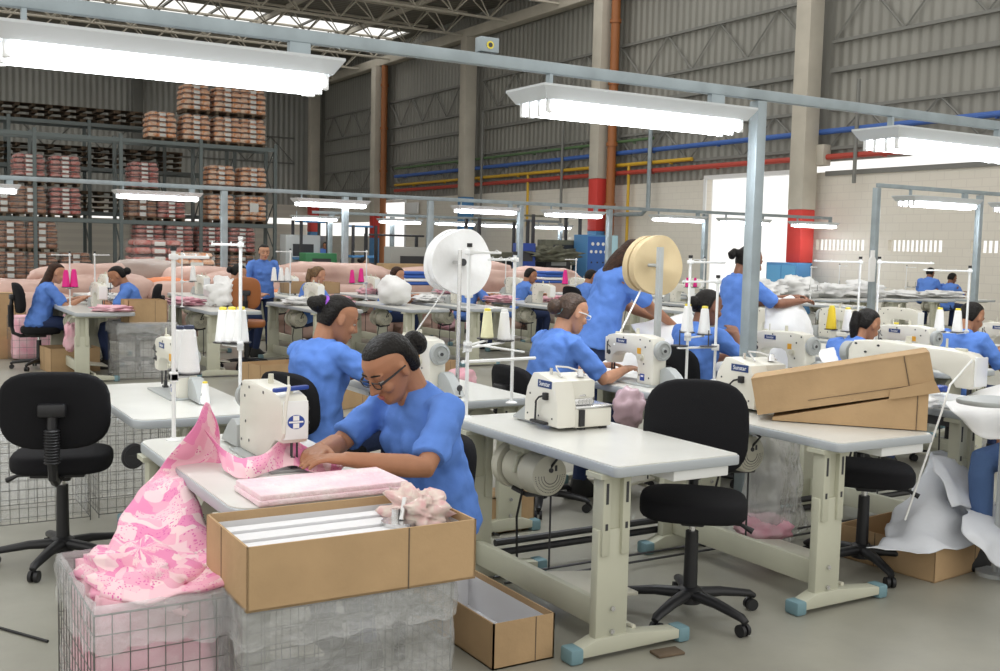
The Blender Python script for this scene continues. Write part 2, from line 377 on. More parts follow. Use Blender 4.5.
# concrete pillars along the right wall
PY = [at(px, 240, X=XW - .53).y for px in (800, 597, 465, 376, 313)]
lab = ['pale concrete pillar with red band beside the tall open doorway', 'concrete pillar with red over blue paint behind the blue control cabinet', 'concrete pillar painted blue at its foot, seen above the white paper disc',
       'concrete pillar with orange downpipe in front of the far open gate', 'farthest concrete pillar, standing at the back corner of the hall']
for k, y in enumerate(PY):
    t = thing('concrete_pillar', lab[k], 'pillar', (XW - .53, y, 0), group='concrete pillars')
    r0, r1 = ((2.45, 3.0), (2.1, 3.95), (9, 9), (2.0, 2.9), (2.3, 4.0))[k]
    w = .25
    lo = (1.35, 2.2, 0, 1.9, 2.2)[k]; hi = (2.75, 3.95, 0, 3.0, 3.9)[k]
    g = G(); g.b2((-w, -w, hi if k != 2 else 3.6), (w, w, ZT + .1), bev=.01); g.build('shaft', CONC, t)
    if k == 2:
        g = G(); g.b2((-w, -w, 0), (w, w, 3.6), bev=.03); g.build('painted_foot', BLUEPT, t)['label'] = 'blue painted foot'
    else:
        g = G(); g.b2((-w, -w, lo), (w, w, hi), bev=.03); g.build('painted_band', REDP, t)['label'] = 'red painted band'
        g = G(); g.b2((-w, -w, 0), (w, w, lo), bev=.03); g.build('painted_foot', BLUEPT, t)['label'] = 'blue painted foot'
g = G(); g.b2((XW - .6, -6, ZT + .1), (XW - .15, YB, ZT + .5), bev=.03); struct(g.build('trim_2', CONC))
for k, (i, lb) in enumerate(((1, 'rusty orange downpipe beside the concrete pillar above the doorway corner'), (3, 'rusty orange downpipe running down the pillar near the far gate'))):
    t = thing('downpipe', lb, 'pipe', (XW - .45, PY[i] - .56, 0), group='orange downpipes')
    g = G(); g.cyl((0, 0, 0), (0, 0, ZT + .08), .15, n=14); g.build('pipe', ORPIPE, t)
    for z in (3, 5, 7, 9): g = G(); g.cyl((0, 0, z), (0, 0, z + .12), .19, n=14); g.build('pipe_collar', ORPIPE, t)
g = G(); g.b2((-.25, -.25, 0), (.25, .25, ZT), bev=.03); t = g.build('steel_column', GIRT, loc=(at(137, 100, Y=YB - .4).x, YB - .4, 0)); tag(t, 'grey column rising against the back wall behind the orange packs', 'column')
# lattice girders of the siding (countable: two tiers on the right wall per bay, one on the back wall)
def girder(axis, a, b, z0, z1, label, grp, off, pitch=1.1):
    if axis == 'y': loc = (XW - .06 - off, a, z0); P = lambda u, z: V((0, u, z))
    else: loc = (a, YB - .06, z0); P = lambda u, z: V((u, 0, z))
    t = thing('wall_girder', label, 'girder', loc, group=grp); L = b - a; H = z1 - z0
    for z in (0, H): g = G(); g.box(P(L / 2, z), (.08, L, .08) if axis == 'y' else (L, .08, .08)); g.build('chord', GIRT, t, smooth=False)
    g = G(); n = max(2, int(L / pitch)); pts = [P(L * i / n, 0 if i % 2 == 0 else H) for i in range(n + 1)]
    for i in range(n): g.tube([pts[i], pts[i + 1]], .028, 4)
    g.build('lattice', GIRT, t, smooth=False)
ybays = [4.0] + [p for p in PY] + [YB]
names = ['bay nearest the open doorway', 'bay right after the doorway pillar', 'bay beyond the blue cabinet pillar', 'bay beyond the blue footed pillar', 'bay beside the far gate', 'last bay by the back corner']
for k in range(6):
    a, b = ybays[k] + .4, ybays[k + 1] - .4
    girder('y', a, b, 4.35, 5.35, 'lower grey lattice girder bracing the ribbed wall, ' + names[k], 'lattice girders on the ribbed side wall', 0)
    girder('y', a, b, 7.1, 8.3, 'upper grey lattice girder bracing the ribbed wall, ' + names[k], 'lattice girders on the ribbed side wall', 0)
    g = G(); g.b2((XW - .12, a, 6.3), (XW, b, 6.42)); tag(g.build('wall_rail', GIRT, smooth=False), 'plain grey rail between the lattice girders, ' + names[k], 'rail', 'plain rails on the ribbed side wall')
for k, (a, b) in enumerate(((-8, at(137, 100, Y=YB).x - .3), (at(137, 100, Y=YB).x + .3, XW - .8))):
    girder('x', a, b, 6.0, 7.4, 'long grey lattice girder on the back wall, ' + ('behind the dark pallet stacks' if k == 0 else 'behind the topmost orange packs'), 'lattice girders on the back wall', 0, 1.3)
# roof sheet with a skylight strip, opening to the sky
sk = 46.6; RY0 = 31.5
g = G(); RZ = ZT + 1.2
sky_x1 = 21.6
g.b2((-14, RY0, RZ), (XW + .3, sk - 2.4, RZ + .1)); g.b2((-14, sk + 2.4, RZ), (XW + .3, YB + .3, RZ + .1)); g.b2((sky_x1, sk - 2.4, RZ), (XW + .3, sk + 2.4, RZ + .1))
struct(g.build('ceiling', ROOFM, smooth=False))
g = G(); x = -13.0
while x < sky_x1: g.b2((x, sk - 2.4, RZ + .0), (x + .1, sk + 2.4, RZ + .08)); x += 2.0
struct(g.build('window_1', GIRT, smooth=False))
# roof trusses across the hall
def truss(y, H=.85, sp=1.5, lab=''):
    t = thing('roof_truss', lab, 'truss', (-14, y, RZ - H - .08), group='lattice trusses under the roof'); L = XW + 13.4; w = .35
    for (yy, z) in ((-w, H), (w, H), (0, 0)): g = G(); g.tube([(0, yy, z), (L, yy, z)], .055, 6); g.build('chord', TRUSS, t)
    g = G(); n = int(L / sp)
    for i in range(n):
        x0, x1, xm = L * i / n, L * (i + 1) / n, L * (i + .5) / n
        for s in (-1, 1): g.tube([(x0, s * w, H), (xm, 0, 0)], .03, 4); g.tube([(xm, 0, 0), (x1, s * w, H)], .03, 4)
    g.build('web_bars', TRUSS, t, smooth=False)
ty = [32.0 + 3.5 * i for i in range(8)]
for i, y in enumerate(ty):
    w = 'nearest the camera' if i == 0 else ('last before the back wall' if i == len(ty) - 1 else ('counted %s from the nearest one' % ['', 'second', 'third', 'fourth', 'fifth', 'sixth', 'seventh', 'eighth', 'ninth', 'tenth', 'eleventh', 'twelfth'][i]))
    truss(y, lab='cream lattice roof truss crossing the hall, ' + w)
for k, x in enumerate((-6, 1, 8, 15, 19)):
    g = G(); g.b2((x, RY0, RZ - .22), (x + .12, YB, RZ - .02)); struct(g.build('trim_%d' % (k + 3), TRUSS, smooth=False))
# service pipes on the right wall
for nm, mt, z, r, a, b, lb in (('blue_pipe', BPIPE, 4.78, .075, 2, 46, 'long blue service pipe running along the ribbed wall'), ('red_pipe', RPIPE, 4.12, .075, 2, 46, 'long red service pipe running below the blue one'),
                               ('yellow_pipe', YPIPE, 4.38, .06, at(697, 160, X=XW).y, 46, 'yellow gas pipe running between the blue and red ones'), ('green_pipe', GPIPE, 5.15, .05, 27, 46, 'thin dark green pipe above the blue one')):
    g = G(); g.cyl((XW - .20, a, z), (XW - .20, b, z), r, n=10)
    y = a + 1
    while y < b: g.b2((XW - .22, y - .02, z - .1), (XW - .11, y + .02, z - .06)); y += 3
    tag(g.build(nm, mt), lb, 'pipe')
yy = at(623, 200, X=XW - .4).y
g = G(); g.tube([(XW - .20, yy, 4.34), (XW - .20, yy, .0)], .05, 8); tag(g.build('yellow_drop_pipe', YPIPE), 'yellow drop pipe down the cream wall by the blue cabinet', 'pipe')
yy = at(523, 200, X=XW - .4).y
g = G(); g.tube([(XW - .20, yy, 4.34), (XW - .20, yy, 2.4)], .05, 8); tag(g.build('yellow_drop_pipe', YPIPE), 'short yellow drop pipe over the far cutting benches', 'pipe')
yy = at(647, 200, X=XW - .4).y; y2 = at(613, 200, X=XW - .4).y
g = G(); g.tube([(XW - .35, yy, 6.2), (XW - .35, yy, 2.95), (XW - .35, yy + .3, 2.75), (XW - .35, y2, 2.75)], .07, 8); tag(g.build('grey_conduit', STEEL), 'grey conduit dropping down the cream wall and turning along it', 'pipe')
for px, z0, z1, lb in ((853, 3.4, 6.0, 'grey conduit hanging on the ribbed wall above the block vents'), (481, 2.5, 7.0, 'thin grey conduit beside the blue footed pillar'), (561, 2.5, 6.3, 'thin grey conduit rising left of the red banded pillar')):
    y = at(px, 200, X=XW - .3).y; g = G(); g.tube([(XW - .3, y, z0), (XW - .3, y, z1)], .05, 8); tag(g.build('grey_conduit', GIRT), lb, 'pipe')
y = at(819, 176, X=XW - .2).y
g = G(); g.b2((XW - .35, y - .25, 3.9), (XW - .05, y + .15, 4.45), bev=.03); tag(g.build('junction_box', CONC), 'beige junction box on the wall beside the doorway pillar', 'box')
# ------------------------------------------------------------------ lamp rails and fluorescent fixtures
def rail(y, x0, x1, z, posts, label, sec=.05, psec=.045):
    t = thing('lamp_rail', label, 'rail', (x0, y, z), group='overhead lamp rails')
    g = G(); g.b2((0, -sec / 2, -sec * .6), (x1 - x0, sec / 2, sec * .6), bev=.004); g.build('beam', STEEL, t)
    for p in posts:
        g = G(); g.b2((p - x0 - psec, -psec, -z), (p - x0 + psec, psec, -sec * .75), bev=.006)
        g.b2((p - x0 - psec * 2, -psec * 2, -z), (p - x0 + psec * 2, psec * 2, -z + .01)); g.build('post', STEEL, t)
    return t
def lamp(label):
    t = thing('lamp_fixture', label, 'lamp', group='fluorescent lamp fixtures'); L = 1.42
    g = G()
    def rr(z, hx, hy): return [(hx, hy, z), (-hx, hy, z), (-hx, -hy, z), (hx, -hy, z)]
    g.loft([rr(0, L / 2 + .035, .19), rr(-.012, L / 2 + .035, .19), rr(-.075, L / 2 - .01, .155), rr(-.07, L / 2 - .02, .145)])
    g.build('housing', LAMPW, t, smooth=False)
    for y, z in ((-.125, -.108), (-.045, -.12), (.045, -.12), (.125, -.108)):
        g = G(); g.cyl((-L / 2 + .05, y, z), (L / 2 - .05, y, z), .028, n=10); tb = g.build('tube', TUBEM, t)
        for s in (-1, 1): g = G(); g.b2((s * (L / 2 - .055), y - .014, z - .035), (s * (L / 2 - .025), y + .014, -.07), bev=.004); g.build('lamp_socket', WHITE, tb)
    for s in (-1, 1):
        g = G(); g.b2((s * .56 - .02, -.02, 0), (s * .62 + .02, .02, .13)); g.build('hanger', STEEL, t)
    return t
RZ1 = 2.51
rail(4.84, -1.2, 9.5, RZ1, [4.71], 'long galvanised rail in the foreground carrying the big lamps, with square post', .05, .038)
L0 = lamp('largest fluorescent fixture, hanging nearest over the pink fabric table'); L0.location = (1.20, 4.84, 2.40)
rb = thing('rail_socket', 'small grey socket box with yellow round plate on top of the near rail', 'socket', (at(487, 50, Y=4.84).x, 4.84, 2.548))
g = G(); g.b2((-.055, -.03, 0), (.055, .03, .075), bev=.004); g.build('casing', STEEL, rb)
g = G(); g.cyl((0, -.03, .035), (0, -.035, .035), .02); g.build('round_plate', YELLOWC, rb); g = G(); g.cyl((0, -.035, .035), (0, -.037, .035), .012); g.build('plate_centre', DARK, rb)
dup(L0, (3.78, 4.84, 2.40), label='fluorescent fixture hanging beside the square rail post, over the machinists')
dup(L0, (6.50, 4.84, 2.40), label='fluorescent fixture on the near rail cut off by the right edge')
rail(9.8, at(877, 190, Y=9.8).x, 22, RZ1, [at(877, 190, Y=9.8).x, at(980, 198, Y=9.8).x], 'galvanised rail on two posts before the block wall', .045, .04)
dup(L0, (at(938, 200, Y=9.8).x, 9.8, 2.40), label='fluorescent fixture hanging in front of the block wall vents')
dup(L0, (at(1030, 200, Y=9.8).x, 9.8, 2.40), label='fluorescent fixture at the right border before the block wall, only its end showing')
Y2 = 19.3
posts2 = [at(px, 230, Y=Y2).x for px in (224, 345, 430, 520, 609, 705)]
rail(Y2, -3, 21.5, RZ1, posts2, 'long galvanised rail over the far machinists with many posts', .06, .055)
lab2 = ['above the far left bench ends', 'in front of the orange pallet packs', 'above the woman with the light ponytail', 'above the white paper disc', 'left of the red banded pillar', 'across the cream wall panel', 'before the doorway pillar', 'beside the bright doorway over the far benches']
for k, (a, lb) in enumerate(zip((-30, 158, 331, 486, 574, 679, 745, 815), lab2)):
    dup(L0, (at(a, 200, Y=Y2).x + (0 if k else .0), Y2, 2.40), label='fluorescent fixture on the far rail, ' + lb)
Y3 = 31
rail(Y3, at(312, 230, Y=Y3).x, 21, RZ1, [at(px, 240, Y=Y3).x for px in (330, 392, 560, 640)], 'farthest galvanised lamp rail, seen below the far pillars', .07, .06)
for k, (a, lb) in enumerate(((315, 'leftmost, beside the green crates'), (400, 'beside the far gate'), (455, 'just left of the white paper disc'), (500, 'just right of the white paper disc'), (553, 'over the cutting benches'))):
    dup(L0, (at(a, 225, Y=Y3).x, Y3, 2.40), label='small distant fluorescent fixture on the farthest rail, ' + lb)

# ------------------------------------------------------------------ pallet racks and packs
RY = 40.0
def rack(y, x0, bays, bw, levels, top, label):
    t = thing('pallet_rack', label, 'rack', (x0, y, 0), group='steel pallet racks'); dp = 1.1
    for i in range(bays + 1):
        x = i * bw
        for yy in (0, dp): g = G(); g.b2((x - .06, yy - .06, 0), (x + .06, yy + .06, top)); g.build('upright', RACKM, t, smooth=False)
        g = G(); z = .2; s = 0
        while z < top - 1: g.tube([(x, 0 if s else dp, z), (x, dp if s else 0, z + 1)], .025, 4); z += 1; s = 1 - s
        g.build('brace', RACKM, t, smooth=False)
    for z in levels:
        for i in range(bays):
            for yy in (0, dp): g = G(); g.b2((i * bw + .06, yy - .03, z - .14), ((i + 1) * bw - .06, yy + .03, z)); g.build('beam', RACKM, t, smooth=False)
    return t
XR = at(275, 200, Y=RY).x; BW = 2.85
rack(RY, XR - 5 * BW, 5, BW, (2.25, 5.15), 5.3, 'tall grey steel rack holding the orange wrapped packs')
rack(RY + 4, XR - 5 * BW - 3.2, 6, BW, (2.6, 4.3, 6.0), 6.1, 'rear steel rack full of dark wooden pallets')
def pack(bm_, label, rows=5, w=1.02, h=.92, d=1.0, grp='wrapped packs on the pallet rack', paper=False):
    t = thing('wrapped_pack', label, 'pack', group=grp)
    g = G()
    for x in (-.42, 0, .42): g.b2((x - .05, -.5, 0), (x + .05, .5, .09))
    for k in range(5): g.b2((-.52, -.5 + k * .22, .09), (.52, -.38 + k * .22, .12))
    g.build('pallet', WOODD, t, smooth=False)
    g = G(); lh = h / rows
    for r in range(rows):
        sh = 1 if r < rows - 1 else .9
        for i in range(3):
            for j in (0, 1):
                g.box(((i - 1) * w / 3 * .97 * sh, (j - .5) * d * .5, .12 + lh * (r + .5)), (w / 3 * sh, d * .5 * sh, lh * .97), bev=.07, seg=2)
    g.build('bundles', bm_, t, ang=60)
    g = G(); g.b2((-w / 2 - .02, -d / 2 - .02, .1), (w / 2 + .02, d / 2 + .02, h + .16), bev=.12, seg=3); g.build('plastic_wrap', WRAP, t, ang=60)
    g = G()
    if paper: g.b2((-.17, -d / 2 - .035, .45), (.17, -d / 2 - .025, .78)); g.build('paper_sheet', PAPER, t, smooth=False)
    else:
        for r in range(rows): g.b2((-.11, -d / 2 - .006, .15 + lh * r), (.11, -d / 2 + .02, .12 + lh * (r + .75)), bev=.01)
        g.build('paper_bands', PAPER, t)
    return t
PK = pack(BUND, 'x'); PKR = pack(BUNDR, 'x', 6); PKP = pack(BUND, 'x', paper=True); PKD = pack(BUNDD, 'x', 4)
protos = [PK, PKR, PKP, PKD]; used = set()
def putpack(p, px, z, label, Y=RY, rz=0, s=1):
    x = at(px, 200, Y=Y).x; o = dup(p, (x, Y + .5, z), rz, label) if p.name in used else p
    used.add(p.name); o.location = (x, Y + .5, z); o.rotation_euler = (0, 0, rz); o['label'] = label; o.scale = (s, s, s)
for k, px in enumerate((197, 228, 253)):
    n = ('first', 'middle', 'last')[k]
    putpack(PK, px, 5.15, 'orange wrapped pack in the top stacks, lower tier, %s of three from the back column' % n)
    putpack(PK, px, 6.25, 'orange wrapped pack in the top stacks, upper tier, %s of three from the back column' % n)
putpack(PK, 163, 5.15, 'orange wrapped pack standing alone on the rack top left of the stacked six')
putpack(PK, 222, 2.25, 'orange wrapped pack on the middle shelf, lower, behind the far post')
putpack(PKP, 254, 2.25, 'orange wrapped pack on the middle shelf bearing a white paper sheet')
putpack(PK, 222, 3.35, 'orange wrapped pack on the middle shelf, upper, left of the pair')
putpack(PK, 254, 3.35, 'orange wrapped pack on the middle shelf above the one with the paper sheet')
for k, (px, z, lb, p) in enumerate(((30, 3.35, 'pinkish red wrapped pack, upper of the left shelf pair', PKR), (66, 3.35, 'reddish wrapped pack with pale rounded top, beside the pinkish one', PKR), (66, 2.25, 'reddish brown wrapped pack under the pale topped one', PKR), (31, 2.25, 'brown orange wrapped pack behind the lamp end', PKD),
      (4, 2.25, 'brown wrapped pack at the left border on the middle shelf', PKD), (143, 2.25, 'orange brown wrapped pack behind the second far lamp', PKD), (172, 2.25, 'pink and orange wrapped pack behind the lamp, next to the post', PKR), (145, 3.3, 'small reddish pack just above the second far lamp', PKR))):
    putpack(p, px, z, lb)
gl = [(10, 'first'), (42, 'second'), (76, 'third'), (150, 'fourth'), (180, 'fifth'), (212, 'sixth'), (243, 'seventh')]
for px, n in gl:
    putpack(PKD, px, 0, 'brown wrapped pack on the rack floor, lower tier, %s from the left' % n)
    if px != 76: putpack(PKD if px < 100 else PKR, px, 1.05, 'brown wrapped pack on the rack floor, upper tier, %s from the left' % n)
putpack(PKP, 196, 0, 'front floor pack bearing a white paper notice, behind the white bag', Y=33, s=1.15)
putpack(PKR, 158, 0, 'tall orange pack nearest in front of the rack, left of the notice pack', Y=34, s=1.5)
def pallet():
    t = thing('wooden_pallet', 'x', 'pallet'); g = G()
    for x in (-.55, 0, .55): g.b2((x - .05, -.5, 0), (x + .05, .5, .1))
    g.build('bearers', WOODD, t, smooth=False); g = G()
    for k in range(6): g.b2((-.6, -.5 + k * .18, .1), (.6, -.4 + k * .18, .125))
    g.build('deck_boards', WOODD, t, smooth=False); return t
pal = pallet(); first = True
for lz, nlev in ((2.6, 'bottom'), (4.3, 'middle'), (6.0, 'top')):
    for c in range(11):
        px = 2 + c * 16.5
        if lz == 6.0 and c > 8: continue
        x = at(px, 200, Y=RY + 4).x
        for s in range(4 if lz < 6 else 3):
            o = pal if first else dup(pal); first = False
            o.location = (x + random.uniform(-.04, .04), RY + 4.5, lz + s * .22); o['label'] = 'dark wooden pallet stacked on the %s level of the rear rack' % nlev; o['group'] = 'dark pallets, %s rear rack level' % nlev
# ------------------------------------------------------------------ tables, machines, chairs, stands
def rrect(x0, x1, y0, y1, r, n=5):
    out = []
    for cx, cy, a in ((x1 - r, y1 - r, 0), (x0 + r, y1 - r, 90), (x0 + r, y0 + r, 180), (x1 - r, y0 + r, 270)):
        for i in range(n + 1): t = math.radians(a + 90 * i / n); out.append((cx + r * math.cos(t), cy + r * math.sin(t)))
    return out
TW, TL, TH = .62, 1.27, .76
def table(label, loc, flip=False, motor=True, drawer=True, grp=None, r=.07, L=TL, detail=True):
    """a sewing table; its operator sits on the local +x side; the machine line runs along y"""
    t = thing('sewing_table', label, 'table', (loc[0], loc[1], 0), PI if flip else 0, grp)
    hx, hy = TW / 2, L / 2
    g = G(); g.prism(rrect(-hx + .006, hx - .006, -hy + .006, hy - .006, r), 'z', TH - .006, TH); top = g.build('table_top', TABLETOP, t)
    g = G(); g.prism(rrect(-hx, hx, -hy, hy, r), 'z', TH - .042, TH - .004, bev=.006); g.build('edge_band', EDGE, top)
    for s in (-1, 1):
        y = s * (hy - .12)
        g = G(); lx = -.235
        g.b2((lx - .075, y - .022, .06), (lx + .075, y + .022, .50), bev=.006)
        g.b2((lx - .065, y - .034, .40), (lx - .028, y + .034, TH - .045), bev=.004); g.b2((lx + .028, y - .034, .40), (lx + .065, y + .034, TH - .045), bev=.004)
        g.b2((lx - .03, y - .012, .40), (lx + .03, y + .012, TH - .045))
        g.b2((lx - .09, y - .05, TH - .06), (lx + .35, y + .05, TH - .042))
        lg = g.build('leg', LEGM, t)
        if detail:
            for dx in (-.047, .047):
                for z0, z1 in ((.60, .68), (.50, .525)): g = G(); g.b2((lx + dx - .006, y + s * .030, z0), (lx + dx + .006, y + s * .0352, z1)); g.build('adjust_slot', DARK, lg, smooth=False)
            for bx, bz in ((lx - .047, .42), (lx + .047, .42), (lx, .10), (lx, .19)): g = G(); g.cyl((bx, y + s * .02, bz), (bx, y + s * .031, bz), .010, n=8); g.build('bolt', CHROME, lg)
        g = G(); g.prism([(-.385, .02), (.105, .02), (.105, .055), (-.16, .085), (-.30, .085), (-.385, .055)], 'y', y - .035, y + .035, bev=.005); ft = g.build('foot', LEGM, t)
        for a, b in ((-.43, -.37), (.09, .15)): g = G(); g.b2((a, y - .04, .0), (b, y + .04, .062), bev=.012); g.build('end_cap', CAPM, ft)
    g = G(); g.b2((-.25, -hy + .14, .09), (-.215, hy - .14, .20), bev=.006); g.b2((-.215, -hy + .14, .12), (-.205, hy - .14, .17)); g.build('stretcher', LEGM, t)
    if motor:
        g = G(); my = .20; mz = .575; mx = -.13
        g.lathe([(.05, -.02), (.088, -.01), (.094, .02), (.094, .08), (.098, .085), (.098, .10), (.094, .105), (.094, .22), (.085, .25), (.04, .26)], (mx, my - .12, mz), (0, 1, 0), 28)
        g.lathe([(.03, 0), (.105, 0), (.11, .02), (.105, .05), (.06, .07)], (mx, my + .14, mz), (0, 1, 0), 28)
        mo = g.build('motor', CREAM2, t, ang=50)
        g = G()
        for s_ in range(28):
            a = PI + PI * s_ / 27
            for rr in (.035, .048, .061, .074):
                yo = my - .12 - (.0206 if rr < .05 else .0206 - (rr - .05) * .26); g.cyl((mx + rr * math.cos(a), yo, mz + rr * math.sin(a)), (mx + rr * math.cos(a), yo + .01, mz + rr * math.sin(a)), .0026, n=4)
        g.cyl((mx, my - .145, mz + .025), (mx, my - .12, mz + .025), .011, n=8); g.b2((mx + .02, my - .1415, mz + .02), (mx + .032, my - .13, mz + .045))
        vh = g.build('vent_holes', DARK, mo, smooth=False)
        g = G(); g.b2((mx - .07, my - .03, mz + .08), (mx + .07, my + .10, TH - .045), bev=.01); g.tube([(mx - .1, my, mz), (mx - .085, my, mz + .07), (mx, my, mz + .108), (mx + .085, my, mz + .07), (mx + .1, my, mz)], .012, 6); g.build('motor_bracket', LEGM, t)
        g = G(); g.tube([(mx + .06, my - .10, mz - .09), (mx, my + .05, mz - .12), (mx - .03, my + .12, mz - .10)], .012, 6); g.cyl((mx + .05, my - .07, mz - .1), (mx + .05, my - .07, .14), .005, n=6); g.build('pedal_rod', DARK, t)
        g = G(); g.tube([(mx - .02, my + .05, mz - .09), (mx - .03, my + .08, .35), (mx - .01, my + .10, .12), (mx + .03, my + .2, .03), (mx + .0, my + .4, .018)], .006, 6); g.tube([(mx, my - .13, mz + .03), (mx + .02, my - .17, mz + .09), (mx + .01, my - .06, TH - .05)], .007, 6); g.build('power_cable', BLACK, t)
        g = G(); g.box((.0, -.05, .115), (.30, .34, .018), rot=Ry(.12), bev=.006); g.cyl((-.10, -hy + .13, .085), (-.10, hy - .13, .085), .010, n=8); g.build('treadle', CREAM2, t)
    if drawer:
        g = G(); g.b2((-.02, -hy + .02, TH - .085), (hx - .05, -hy + .38, TH - .043), bev=.005); g.build('drawer', WHITE, t)
    return t

def lockstitch(label, loc, flip=False, grp=None, oldm=False, oval=False, cover=False):
    t = thing('sewing_machine', label, 'sewing machine', (loc[0], loc[1], TH), PI if flip else 0, grp)
    M = CREAM2 if oldm else CREAM
    g = G(); g.b2((-.088, -.24, .0), (.088, .24, .010), bev=.003); g.build('bed', GREYP, t)
    prof = [(.085, .008), (.225, .008), (.235, .05), (.235, .235), (.215, .285), (.12, .298), (-.15, .288), (-.215, .275), (-.238, .25), (-.238, .125), (-.222, .105), (-.175, .105), (-.155, .155), (-.11, .178), (.02, .182), (.065, .165), (.085, .12)]
    if oval: prof = prof[:12] + [(-.14, .085), (-.10, .045), (-.06, .010)]
    g = G(); g.prism(prof, 'x', -.052, .052, bev=.014); body = g.build('machine_head', M, t)
    g = G(); g.b2((-.045, -.243, .12), (.045, -.236, .262), bev=.003); g.build('face_plate', WHITE, t)
    g = G(); g.cyl((0, -.2, .02), (0, -.2, .125), .005, n=8); g.cyl((.02, -.2, .03), (.02, -.2, .11), .004, n=8); g.b2((-.012, -.225, .008), (.014, -.19, .02)); g.b2((-.006, -.21, .02), (.01, -.19, .05)); g.build('needle_bar', DARK, t)
    g = G(); g.lathe([(.022, 0), (.056, .002), (.06, .012), (.058, .028), (.045, .034), (.04, .026), (.02, .026), (.018, .04), (.004, .042)], (0, .238, .215), (0, 1, 0), 28); hw = g.build('handwheel', GREYP, t)
    g = G(); g.cyl((0, .272, .215), (0, .283, .215), .010, n=10); g.build('wheel_hub', DARK, hw)
    g = G(); g.prism([(.235, .008), (.44, .008), (.42, .03), (.36, .085), (.31, .115), (.27, .12), (.235, .10)], 'x', -.06, .0, bev=.006); g.build('belt_cover', GREYP, t)
    g = G(); g.cyl((-.03, .43, .0), (-.03, .43, .045), .005, n=6); g.ell((-.03, .43, .05), (.018, .006, .018), n=10, m=6); g.cyl((-.03, .40, .01), (-.03, .43, .01), .012, n=8); g.build('bobbin_winder', DARK, t)
    g = G()
    for s in (1, -1):
        for y, z in ((.11, .27), (.2, .27), (.16, .23), (-.05, .27), (.11, .06), (.2, .05), (.15, .13)): g.cyl((s * .05, y, z), (s * .0535, y, z), .006, n=8)
    g.build('screws', DARK, t)
    g = G(); g.b2((.052, -.12, .235), (.0545, -.02, .262)); pl = g.build('name_plate', LABELB, t)
    lettering('Sunstar', .022, PAPER, pl, (.0548, -.07, .2485), (PI / 2, 0, PI / 2))
    g = G(); g.b2((.052, .085, .185), (.054, .12, .22)); g.build('warning_sticker', ORANGET, t)
    g = G(); g.b2((.052, .12, .03), (.054, .16, .07)); g.b2((.054, .128, .038), (.0545, .152, .046)); sq = g.build('square_badge', BLUEP, t)
    g = G(); g.b2((.054, .128, .052), (.0548, .152, .062)); g.build('badge_mark', PAPER, sq)
    g = G(); g.lathe([(.004, 0), (.02, .002), (.02, .006), (.006, .008), (.006, .02), (.016, .022)], (.05, .13, .165), (1, 0, 0), 14); g.build('stitch_dial', CREAM2, t)
    g = G(); g.lathe([(.004, 0), (.015, .001), (.015, .005), (.005, .007), (.005, .018)], (.05, -.19, .17), (1, 0, 0), 12); g.b2((.05, -.212, .16), (.056, -.206, .235)); g.tube([(.05, -.18, .20), (.07, -.185, .22), (.06, -.19, .245)], .003, 5); g.build('thread_tension', DARK, t)
    g = G(); g.cyl((0, .02, .29), (0, .02, .33), .012, .01, n=10); g.cyl((.02, -.11, .285), (.02, -.11, .335), .004, n=6); g.b2((-.01, -.19, .27), (.01, -.15, .296), bev=.004); g.build('oil_cap', CREAM2, t)
    g = G(); g.prism([(-.055, -.17), (.0, -.17), (.0, .2), (-.055, .2)], 'z', -.09, -.002); g.build('oil_pan', DARK, t)
    if oval:
        g = G(); g.prism([(.0 + .031 * math.cos(a * PI / 12), .185 + .026 * math.sin(a * PI / 12)) for a in range(24)], 'y', -.2445, -.2435); ov = g.build('oval_badge', BLUEP, t)
        g = G(); g.b2((-.026, -.2452, .182), (.026, -.2446, .188)); g.b2((-.011, -.2452, .190), (.011, -.2446, .208)); g.b2((-.011, -.2452, .162), (.011, -.2446, .180)); g.build('badge_mark', PAPER, ov)
        g = G(); g.tube([(-.01, -.19, .275), (-.015, -.21, .315), (-.03, -.255, .315), (-.045, -.265, .25), (-.05, -.262, .15), (-.045, -.24, .13)], .006, 8); g.build('lift_lever', CREAM, t)
        g = G(); g.box((.0, -.19, .300), (.15, .022, .016), rot=Rz(.35), bev=.005); g.build('pen', BLUEP, t)
    return t

